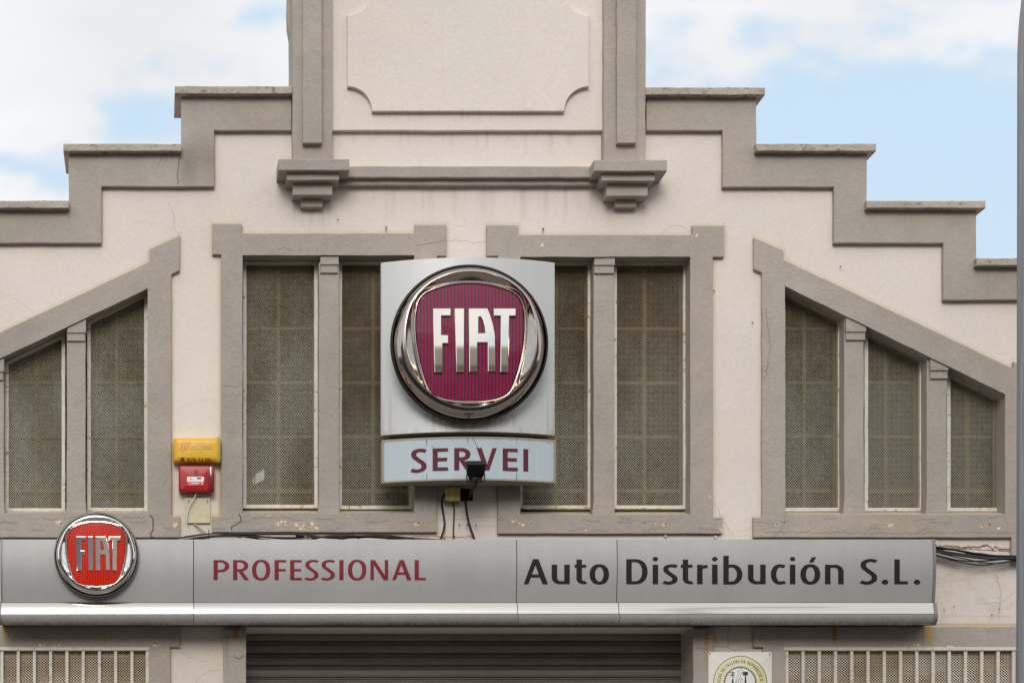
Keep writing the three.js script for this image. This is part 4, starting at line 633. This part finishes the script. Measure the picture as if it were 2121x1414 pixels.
{ // bundle on top of the long sign, and the one beyond its right end
  const b = thing('cable_bundle', 'tangle of black cables lying along top left of the long sign', 'cables', P(560, 1112, 0.1).toArray());
  const grey = std({ color: 0x9b968c, roughness: 0.6 });
  const runs = [[[[352, 1120], [390, 1112], [432, 1107], [500, 1108], [560, 1114], [620, 1118], [700, 1122]], 0.007, 0], [[[360, 1121], [420, 1110], [470, 1108], [540, 1117], [580, 1121]], 0.0065, 0], [[[372, 1121], [410, 1115], [450, 1110], [520, 1107], [600, 1107], [640, 1110], [690, 1115], [760, 1113], [850, 1116], [925, 1119]], 0.007, 0], [[[400, 1121], [440, 1113], [500, 1112], [560, 1113], [640, 1114], [720, 1111], [790, 1113], [860, 1117]], 0.006, 0], [[[640, 1119], [680, 1111], [720, 1110], [780, 1114], [840, 1118]], 0.0065, 0], [[[700, 1118], [760, 1110], [800, 1110], [850, 1115], [905, 1119]], 0.006, 0], [[[365, 1120], [398, 1114], [440, 1109], [470, 1109], [500, 1114]], 0.005, 1], [[[520, 1113], [580, 1112.5], [620, 1113]], 0.004, 1], [[[740, 1116], [760, 1113], [790, 1114], [810, 1119]], 0.004, 1], [[[452, 1105], [520, 1105], [620, 1107], [650, 1109]], 0.006, 0]];
  runs.forEach(([q, r, g], k) => part(b, 'strand', tube(q.map(([x, y], i) => P(x, y - 1, 0.08 + 0.012 * (k % 4) + 0.006 * Math.sin(i * 2 + k))), r, 70, 6), g ? grey : M.rubber));
  const knot = new THREE.IcosahedronGeometry(0.022, 2), kp = P(622, 1110, 0.11); { const p = knot.attributes.position; for (let i = 0; i < p.count; i++) { const v = new THREE.Vector3().fromBufferAttribute(p, i), s = 0.75 + 0.5 * vnoise(v.x * 160 + 9, v.y * 160 + v.z * 90, 181); p.setXYZ(i, v.x * s * 1.4, v.y * s * 0.8, v.z * s); } knot.computeVertexNormals(); } knot.translate(kp.x, kp.y, kp.z); part(b, 'tape_knot', knot, M.rubber);
  for (const [x, y] of [[432.5, 1103], [638, 1109]]) part(b, 'cable_tie', tube([P(x, y - 6, 0.115), P(x - 0.5, y + 2, 0.135), P(x, y + 12, 0.13)], 0.003, 8, 5), M.rubber);
  const r = thing('cable_bundle', 'sagging bundle of dark cables running from right end of the long sign', 'cables', P(2020, 1148, 0.1).toArray()), bl = std({ color: 0x1c2428, roughness: 0.5 });
  [[[1936, 1134], [1975, 1138], [2030, 1148], [2070, 1154], [2180, 1152], 0.009], [[1936, 1139], [1980, 1146], [2040, 1154], [2090, 1157], [2180, 1154], 0.011], [[1936, 1142], [1990, 1150], [2050, 1157], [2100, 1156], [2180, 1156], 0.008], [[1936, 1148], [1985, 1160], [2020, 1162], [2060, 1160], [2180, 1150], 0.0045], [[1936, 1149], [1990, 1164], [2035, 1170], [2080, 1164], [2180, 1148], 0.004], [[1950, 1146], [2000, 1157], [2040, 1165], [2075, 1166], [2180, 1150], 0.004], [[1936, 1136], [1990, 1147], [2030, 1146], [2060, 1150], [2180, 1151], 0.006], [[1936, 1132], [1990, 1140], [2045, 1149], [2100, 1152], [2180, 1150], 0.0055]].forEach((q, k) => part(r, 'strand', tube(q.slice(0, -1).map(([x, y]) => P(x, y, 0.07 + 0.01 * (k % 3))), q[5], 50, 7), k % 3 === 2 ? bl : M.rubber));
}
for (const [x, y, z, label] of [[1380, 1109, 0.0, 'tiny white cable clip on the wall above the word after the first gap, left of two'], [1483.5, 1112, 0.0, 'tiny white cable clip under right end of the centre right sill'], [2058.5, 1133, 0.0, 'tiny white cable clip above the sagging cables near the grey pole']]) {
  const o = thing('cable_clip', label.replace('above the word after the first gap, left of two', 'under middle of the centre right sill'), 'clip', P(x, y, 0).toArray()), w = std({ color: 0xd8d2c4, roughness: 0.6 });
  part(o, 'saddle', box(x - 2.6, y - 3.5, x + 2.6, y + 2.5, -0.004, 0.016, 0.004), w); const p = P(x, y + 4, 0.006); part(o, 'nail', new THREE.CylinderGeometry(0.004, 0.004, 0.02, 8).rotateX(Math.PI / 2).translate(p.x, p.y, p.z), M.screw);
}
for (const [x, y, s, label] of [[800, 474, 1, 'bent rusty wall hook above the centre left window'], [1126, 475, -1, 'bent rusty wall hook above the centre right window']]) {
  const o = thing('wall_hook', label, 'hook', P(x, y, 0).toArray()); part(o, 'shank', tube([P(x, y, -0.01), P(x, y, 0.02), P(x + s * 2.5, y - 3, 0.03), P(x - s, y + 1, 0.04)], 0.0028, 14, 6), std({ color: 0x5a4636, roughness: 0.8, metalness: 0.4 }));
}
// alarm boxes
function plate(x0, y0, x1, y1, z0, z1, bevel, seg = 4, rc = 0.016) { // soft-edged moulded cover; pixels of the outline at its back
  const w = toW(rect(x0, y0, x1, y1), z0), a = w[3], b = w[1], N = 6, pos = [], idx = [];
  const ring = (d, z) => { const r = Math.max(0.0015, rc - d * 0.35); for (let c = 0; c < 4; c++) { const X = c === 0 || c === 3 ? b[0] - d - r : a[0] + d + r, Y = c < 2 ? b[1] - d - r : a[1] + d + r; for (let k = 0; k <= N; k++) { const t = (c + k / N) * Math.PI / 2; pos.push(X + r * Math.cos(t), Y + r * Math.sin(t), z); } } };
  const n = 4 * (N + 1), rows = [[0, z0], [0, z1 - bevel]]; for (let k = 1; k <= seg; k++) { const t = k / seg * Math.PI / 2; rows.push([bevel * (1 - Math.cos(t)), z1 - bevel + bevel * Math.sin(t)]); }
  rows.forEach(([d, z]) => ring(d, z)); for (let q = 0; q + 1 < rows.length; q++) for (let k = 0; k < n; k++) { const e = q * n + k, f = q * n + (k + 1) % n; idx.push(e, f, e + n, f, f + n, e + n); }
  const c = pos.length / 3; pos.push((a[0] + b[0]) / 2, (a[1] + b[1]) / 2, z1); for (let k = 0; k < n; k++) idx.push(c, c - n + k, c - n + (k + 1) % n);
  const g = new THREE.BufferGeometry(); g.setAttribute('position', new THREE.Float32BufferAttribute(pos, 3)); g.setIndex(idx);
  return boxUV(toCreasedNormals(g, 0.6), a[0], b[0], a[1], b[1]);
}
{
  const yo = thing('alarm_box', 'yellow burglar alarm box with orange emblem above the red box', 'alarm box', P(407, 962, 0).toArray());
  const c = canvasOf(1024, 560), x = c.getContext('2d'); x.fillStyle = 'rgb(226,174,44)'; x.fillRect(0, 0, 1024, 560); x.scale(1024 / 560, 560 / 300);
  x.strokeStyle = 'rgb(214,128,26)'; x.lineWidth = 19; x.lineJoin = 'miter';
  for (const [dx, dy] of [[0, 0], [34, 16], [72, 2]]) { x.beginPath(); x.moveTo(150 + dx - 12, 62 + dy * 0.3); x.lineTo(108 + dx - 6, 92 + dy * 0.3); x.lineTo(108 + dx - 6, 130 + dy); x.lineTo(66 + dx, 166 + dy); x.stroke(); } x.fillStyle = 'rgb(222,144,36)'; x.fillRect(92, 150, 22, 54);
  x.fillStyle = 'rgb(92,84,30)'; x.textAlign = 'center'; x.font = '27px sans-serif'; const line = (t, X, Y, w) => { x.save(); x.translate(X, Y); const m = x.measureText(t).width; x.scale(w / m, 1); x.fillText(t, 0, 0); x.restore(); };
  line('MICRO', 330, 96, 116); line('ELECTRÒNICA', 328, 127, 236); line('INSTAL·LACIONS', 332, 158, 268); line('S.L.', 330, 190, 46);
  x.fillStyle = 'rgb(36,28,14)'; x.font = 'bold 50px sans-serif'; line('870 13 00', 304, 290, 282); x.fillRect(452, 278, 20, 4);
  x.beginPath(); x.ellipse(108, 262, 36, 12, 0, Math.PI, 0); x.fill(); x.beginPath(); x.moveTo(84, 290); x.lineTo(132, 290); x.lineTo(122, 262); x.lineTo(94, 262); x.fill(); x.fillStyle = 'rgb(226,174,44)'; x.beginPath(); x.arc(108, 277, 7, 0, 7); x.fill();
  const a = P(359, 962, 0), b = P(456, 911, 0);
  part(yo, 'cover', plate(359, 911, 456, 962, 0.0, 0.105, 0.036, 4), std({ map: texture(c), roughness: 0.38 }));
  const gl = plate(444, 910.5, 456.6, 962.5, 0.0, 0.1, 0.014, 3); part(yo, 'strobe_lens', gl, new THREE.MeshPhysicalMaterial({ color: 0xb49a3e, roughness: 0.3, clearcoat: 0.6 }));
  part(yo, 'top_screw', new THREE.SphereGeometry(0.006, 8, 6).translate(px2x(437, 0.05), px2y(910.5, 0.05), 0.05), std({ color: 0x6a3018, roughness: 0.8 }));
}
{
  const r = thing('siren_box', 'red fire alarm siren box with small white sticker below the yellow box', 'siren', P(406, 1023, 0).toArray());
  part(r, 'cover', plate(370, 968, 443.5, 1022.5, 0.0, 0.085, 0.014), std({ color: 0xa60f18, roughness: 0.33 }));
  part(r, 'strobe_lens', plate(430, 967.6, 443.9, 1022.9, 0.03, 0.088, 0.012), new THREE.MeshPhysicalMaterial({ color: 0x7c0a0e, roughness: 0.16, clearcoat: 1 }));
  for (let i = 0; i < 4; i++) for (const [y0, y1] of [[973, 986], [1004.5, 1013]]) part(r, 'vent_slot', box(402.4 + i * 2.35, y0, 403.6 + i * 2.35, y1, 0.08, 0.0857, 0.0004), std({ color: 0x4a0609, roughness: 0.6 }));
  const c = canvasOf(512, 256), x = c.getContext('2d'); x.fillStyle = '#e9e6e2'; x.fillRect(0, 0, 512, 256); x.fillStyle = '#d8382a'; x.fillRect(0, 146, 512, 110); x.fillStyle = '#b02a22'; x.fillRect(300, 20, 136, 40); x.fillStyle = '#3a2a2a'; x.fillRect(300, 60, 136, 14); x.fillRect(310, 84, 110, 6); x.fillStyle = '#e8902a'; x.beginPath(); x.moveTo(108, 18); x.quadraticCurveTo(150, 70, 128, 104); x.lineTo(76, 104); x.quadraticCurveTo(66, 70, 108, 18); x.fill(); x.fillStyle = '#8a2a24'; x.font = '56px sans-serif'; x.fillText('SCI', 138, 98); x.fillStyle = '#f4e9e4'; for (let q = 0; q < 9; q++) x.fillRect(136 + q * 26, 188, 19, 22); for (const [y, w] of [[160, 420], [172, 330], [226, 280], [240, 330]]) x.fillRect(50, y, w, 4); x.fillRect(440, 184, 36, 46);
  const a = P(387.5, 1004.5, 0.087), b = P(422.5, 987, 0.087); part(r, 'sticker', boxUV(box(387.5, 987, 422.5, 1004.5, 0.084, 0.0868, 0.0004), a.x, b.x, a.y, b.y), std({ map: texture(c), roughness: 0.45 }));
  const cp = thing('cover_plate', 'square cream blanking plate on the wall below the red siren', 'cover plate', P(409, 1083, 0).toArray());
  const cm = std({ map: (() => { const q = canvasOf(256, 256), y = q.getContext('2d'); y.fillStyle = 'rgb(206,196,164)'; y.fillRect(0, 0, 256, 256); for (let i = 0; i < 40; i++) soft(y, rnd() * 256, rnd() * 256, 20 + rnd() * 40, 20 + rnd() * 40, rnd() < 0.5 ? '224,216,190' : '168,152,112', 0.2); for (const u of [34, 230]) streak(y, u, 20, 70, 6, '120,74,34', 0.5); for (let i = 0; i < 24; i++) blob(y, rnd() * 256, rnd() * 256, 2, 2.4, 'rgba(110,90,60,0.6)', 7); return texture(q); })(), roughness: 0.7 });
  const d = P(384, 1083, 0.02), e = P(435.5, 1031, 0.02); part(cp, 'plate', boxUV(box(384, 1031, 435.5, 1083, -0.004, 0.02, 0.003), d.x, e.x, d.y, e.y), cm);
  for (const u of [391, 430]) { const p = P(u, 1038, 0.02); part(cp, 'screw', new THREE.CylinderGeometry(0.005, 0.005, 0.004, 10).rotateX(Math.PI / 2).translate(p.x, p.y, p.z), std({ color: 0x7a4a24, roughness: 0.8 })); }
  cableUp('thin_cable', 'thin white cable curving down from the red siren over the cream plate', [P(408, 1021, 0.04), P(403, 1030, 0.05), P(393, 1048, 0.045), P(388, 1068, 0.04), P(387, 1085, 0.035), P(389, 1102, 0.05), P(392, 1119, 0.1)], 0.0046, std({ color: 0xc9cfbf, roughness: 0.5 }));
  cableUp('thin_cable', 'short pale cable slanting from under the cream plate to the black tangle', [P(401, 1084, 0.005), P(410, 1090, 0.03), P(422, 1100, 0.05), P(434, 1110, 0.09)], 0.007, std({ color: 0xa8a294, roughness: 0.6 }));
}
{ // guild plate beside the door
  const t = thing('guild_plate', 'square white metal plate with round green seal to the right of the shutter', 'plaque', P(1533, 1480, 0).toArray());
  const c = canvasOf(1024, 1024), x = c.getContext('2d'); x.fillStyle = 'rgb(226,222,212)'; x.fillRect(0, 0, 1024, 1024); x.scale(1024 / 131, 1024 / 131);
  const cx = 65.5, cy = 64; x.fillStyle = 'rgb(222,216,178)'; x.beginPath(); x.arc(cx, cy, 55, 0, 7); x.fill(); x.fillStyle = 'rgb(216,206,150)'; x.beginPath(); x.arc(cx, cy, 54, -1.2, 0.2); x.arc(cx, cy, 40, 0.2, -1.2, true); x.fill(); x.strokeStyle = 'rgb(18,52,50)'; x.lineWidth = 1.3; x.beginPath(); x.arc(cx, cy, 55, 0, 7); x.stroke();
  x.fillStyle = 'rgb(226,224,220)'; x.beginPath(); x.arc(cx, cy, 33, 0, 7); x.fill(); x.lineWidth = 1.5; x.beginPath(); x.arc(cx, cy, 31.6, 0, 7); x.stroke(); x.fillStyle = 'rgb(18,44,42)'; for (let i = 0; i < 48; i++) { x.save(); x.translate(cx, cy); x.rotate(i / 48 * 6.28319); x.fillRect(-1.1, -34.6, 2.2, 2.8); x.restore(); }
  x.font = 'bold 9.4px sans-serif'; x.textAlign = 'center'; const txt = "GREMI PROVINCIAL DE TALLERS DE REPARACIÓ D'AUTOMÒBILS"; let total = 0; const ws = [...txt].map((q) => x.measureText(q).width * 0.72 + 0.5); total = ws.reduce((p, q) => p + q, 0); const start = -2.36 + 0.04; let at = 0; const k = 1 / 41.5; const mid = ws.slice(0, txt.indexOf('TALLERS') + 7).reduce((p, q) => p + q, 0);
  [...txt].forEach((q, i) => { const ang = (at + ws[i] / 2 - mid) * k - 0.02; at += ws[i]; x.save(); x.translate(cx, cy); x.rotate(ang); x.scale(0.72, 1); x.fillText(q, 0, -41.2); x.restore(); });
  x.fillStyle = 'rgb(24,26,44)'; x.fillRect(71, 41, 10.5, 7.4); x.fillRect(75, 48, 2.6, 26); x.fillRect(47, 42, 6.4, 2.4); x.fillRect(47, 47, 6.4, 2.4); x.fillRect(43, 42.4, 4.2, 1.2); x.fillRect(43, 47.6, 4.2, 1.2); x.fillRect(49.4, 40.5, 1.6, 30); x.fillRect(48.4, 58, 3.4, 16); x.fillRect(74.6, 58, 3.6, 16);
  x.strokeStyle = 'rgb(40,70,60)'; x.lineWidth = 0.7; x.fillStyle = 'rgb(230,228,222)'; x.beginPath(); x.moveTo(69, 33.5); x.lineTo(60.4, 41); x.lineTo(63.6, 42.4); x.lineTo(56, 63); x.lineTo(63, 58); x.lineTo(60, 76); x.lineTo(70, 55); x.lineTo(63.4, 57); x.lineTo(67.4, 43.6); x.lineTo(69.4, 44.4); x.closePath(); x.fill(); x.stroke();
  const a = P(1468, 1481, 0.05), b = P(1599, 1350, 0.05); part(t, 'plate', (() => { const g = plate(1468, 1350, 1599.5, 1481, 0.042, 0.05, 0.0015, 2); return g; })(), std({ map: texture(c), roughness: 0.4 }));
  for (const [u, v] of [[1472, 1353.5], [1595.5, 1354.5], [1472, 1477], [1595.5, 1477]]) { const p = P(u, v, 0.05); part(t, 'screw', new THREE.CylinderGeometry(0.0055, 0.0055, 0.005, 12).rotateX(Math.PI / 2).translate(p.x, p.y, p.z), std({ color: 0x241c14, roughness: 0.7 })); }
}
// ---------------------------------------------------------------- lamp post close by on the right
{
  const z = 3.9, lp = thing('lamp_post', 'galvanised grey steel lamp post cut off by right edge of the picture', 'lamp post', [px2x(2145, z), 0, z]);
  const xL = (py) => py > 110 ? 2111 - (py - 110) * 0.0018  : 2111 + ((110 - py) / 110) ** 1.6 * 8;
  const map = (() => { const [W, H] = [256, 1024], c = canvasOf(W, H), x = c.getContext('2d'), im = x.createImageData(W, H); for (let j = 0; j < H; j++) for (let i = 0; i < W; i++) { const k = fbm(i / 9, j / 16, 4, 191), q = fbm(i / 40, j / 60, 3, 195), o = (j * W + i) * 4, v = 146 + 60 * (k - 0.5) + 44 * (q - 0.5); im.data[o] = v; im.data[o + 1] = v + 2; im.data[o + 2] = v + 4; im.data[o + 3] = 255; } x.putImageData(im, 0, 0); const t = texture(c); t.repeat.set(1, 2); return t; })();
  const galv = std({ map, metalness: 0.35, roughness: 0.55 });
  const r = 0.085, pts = []; const cxAt = (py) => px2x(xL(py), z) + r;
  pts.push(new THREE.Vector3(cxAt(1500), 0.0, z)); for (const py of [1500, 1000, 500, 200, 110]) pts.push(new THREE.Vector3(cxAt(py), px2y(py, z), z));
  for (const py of [80, 50, 20, -10, -40, -80]) pts.push(new THREE.Vector3(cxAt(Math.max(py, -80)), px2y(py, z), z));
  const end = pts[pts.length - 1]; pts.push(new THREE.Vector3(end.x + 0.25, end.y + 0.35, z), new THREE.Vector3(end.x + 0.9, end.y + 0.6, z));
  part(lp, 'pole', new THREE.TubeGeometry(new THREE.CatmullRomCurve3(pts, false, 'centripetal'), 160, r, 28), galv);
  part(lp, 'base_plate', new THREE.BoxGeometry(0.36, 0.03, 0.36).translate(pts[0].x, 0.02, z), galv);
  const head = new RoundedBoxGeometry(0.6, 0.12, 0.26, 3, 0.05).translate(end.x + 1.2, end.y + 0.62, z); part(lp, 'lamp_head', head, galv);
}
// ---------------------------------------------------------------- across the street: what the chrome and the glass mirror
function block(name, label, x0, x1, z, h, floors, cols, wallColour, stripe) {
  const b = thing(name, label, 'building', [(x0 + x1) / 2, 0, z], 'blocks mirrored in the chrome'); delete b.userData.group;
  const wallM = std({ color: wallColour, roughness: 0.9 }), glass = std({ color: 0x5d7486, roughness: 0.2 }), fr = std({ color: stripe, roughness: 0.8 }), w = x1 - x0, fh = h / floors, cw = w / cols;
  part(b, 'wall', new THREE.BoxGeometry(w, h, 8).translate((x0 + x1) / 2, h / 2, z + 4), wallM);
  part(b, 'parapet', new THREE.BoxGeometry(w + 0.3, 0.35, 8.3).translate((x0 + x1) / 2, h + 0.175, z + 4), fr);
  part(b, 'stair_head', new THREE.BoxGeometry(w * 0.25, 1.6, 3).translate(x0 + w * 0.4, h + 1.1, z + 4), wallM);
  for (let f = 0; f < floors; f++) for (let c = 0; c < cols; c++) {
    const X = x0 + (c + 0.5) * cw, Y = f * fh + fh * 0.5, g = groupPart(b, 'window');
    part(g, 'pane', new THREE.BoxGeometry(cw * 0.5, fh * 0.5, 0.06).translate(X, Y, z - 0.02), glass); part(g, 'sill', new THREE.BoxGeometry(cw * 0.56, 0.1, 0.25).translate(X, Y - fh * 0.27, z - 0.1), fr);
    if (c % 2 && f) part(b, 'balcony', new THREE.BoxGeometry(cw * 0.9, 0.95, 1.1).translate(X, Y - fh * 0.32, z - 0.55), fr);
  }
}
block('apartment_block', 'ochre apartment block across the street mirrored in the badges', -14, -3.2, 27, 11.2, 4, 5, 0xeadfce, 0xdcd6cc);
block('apartment_block', 'brick red apartment block mirrored at middle of the badges', -3, 7.5, 27.5, 11.6, 4, 5, 0xe6d0bd, 0xe0d8cc);
block('apartment_block', 'pale apartment block mirrored at right of the badges', 7.8, 20, 27, 10.8, 4, 6, 0xe8e0d2, 0xc0b8ac);
block('apartment_block', 'low tan apartment block mirrored at far left of the badges', -30, -14.4, 26.5, 9.6, 3, 6, 0xe2d6c4, 0xb0a89c);
block('apartment_block', 'tall brown apartment block far along the street mirrored at left of the badges', -80, -31, 24, 15, 5, 12, 0x8a6a54, 0x8c8478);
block('apartment_block', 'tall dull red apartment block far along the street mirrored at right of the badges', 21, 75, 24, 15, 5, 12, 0x84604e, 0x8c8478);
{
  const leafM = new THREE.MeshStandardMaterial({ color: 0x4b6230, roughness: 0.85, side: THREE.DoubleSide }), barkM = std({ color: 0x5a4a3a, roughness: 0.95 });
  const tree = (x, z, h, label) => {
    const t = thing('street_tree', label, 'tree', [x, 0.13, z]); part(t, 'trunk', new THREE.CylinderGeometry(0.07, 0.14, h * 0.6, 9).translate(x, h * 0.3 + 0.13, z), barkM);
    const pos = []; for (let i = 0; i < 2200; i++) { const u = rnd() * 6.283, v = Math.acos(2 * rnd() - 1), r = h * 0.3 * Math.cbrt(rnd()) * (0.75 + 0.5 * vnoise(u * 2, v * 3, 7)); const c = new THREE.Vector3(x + r * Math.sin(v) * Math.cos(u), h * 0.68 + r * Math.cos(v) * 0.95, z + r * Math.sin(v) * Math.sin(u)); for (let k = 0; k < 3; k++) pos.push(c.x + (rnd() - 0.5) * 0.24, c.y + (rnd() - 0.5) * 0.24, c.z + (rnd() - 0.5) * 0.24); }
    const g = new THREE.BufferGeometry(); g.setAttribute('position', new THREE.Float32BufferAttribute(pos, 3)); g.computeVertexNormals(); part(t, 'crown', g, leafM);
  };
  tree(-6.6, 23.6, 4.2, 'round green street tree mirrored at left of the small badge'); tree(-3.4, 24, 4.4, 'round green street tree mirrored at middle of the small badge'); tree(-0.3, 23.6, 4.3, 'round green street tree mirrored at right of the small badge');
}
scene.traverse((o) => { if (o.isMesh) { o.castShadow = true; o.receiveShadow = true; } });
renderer.render(scene, camera);
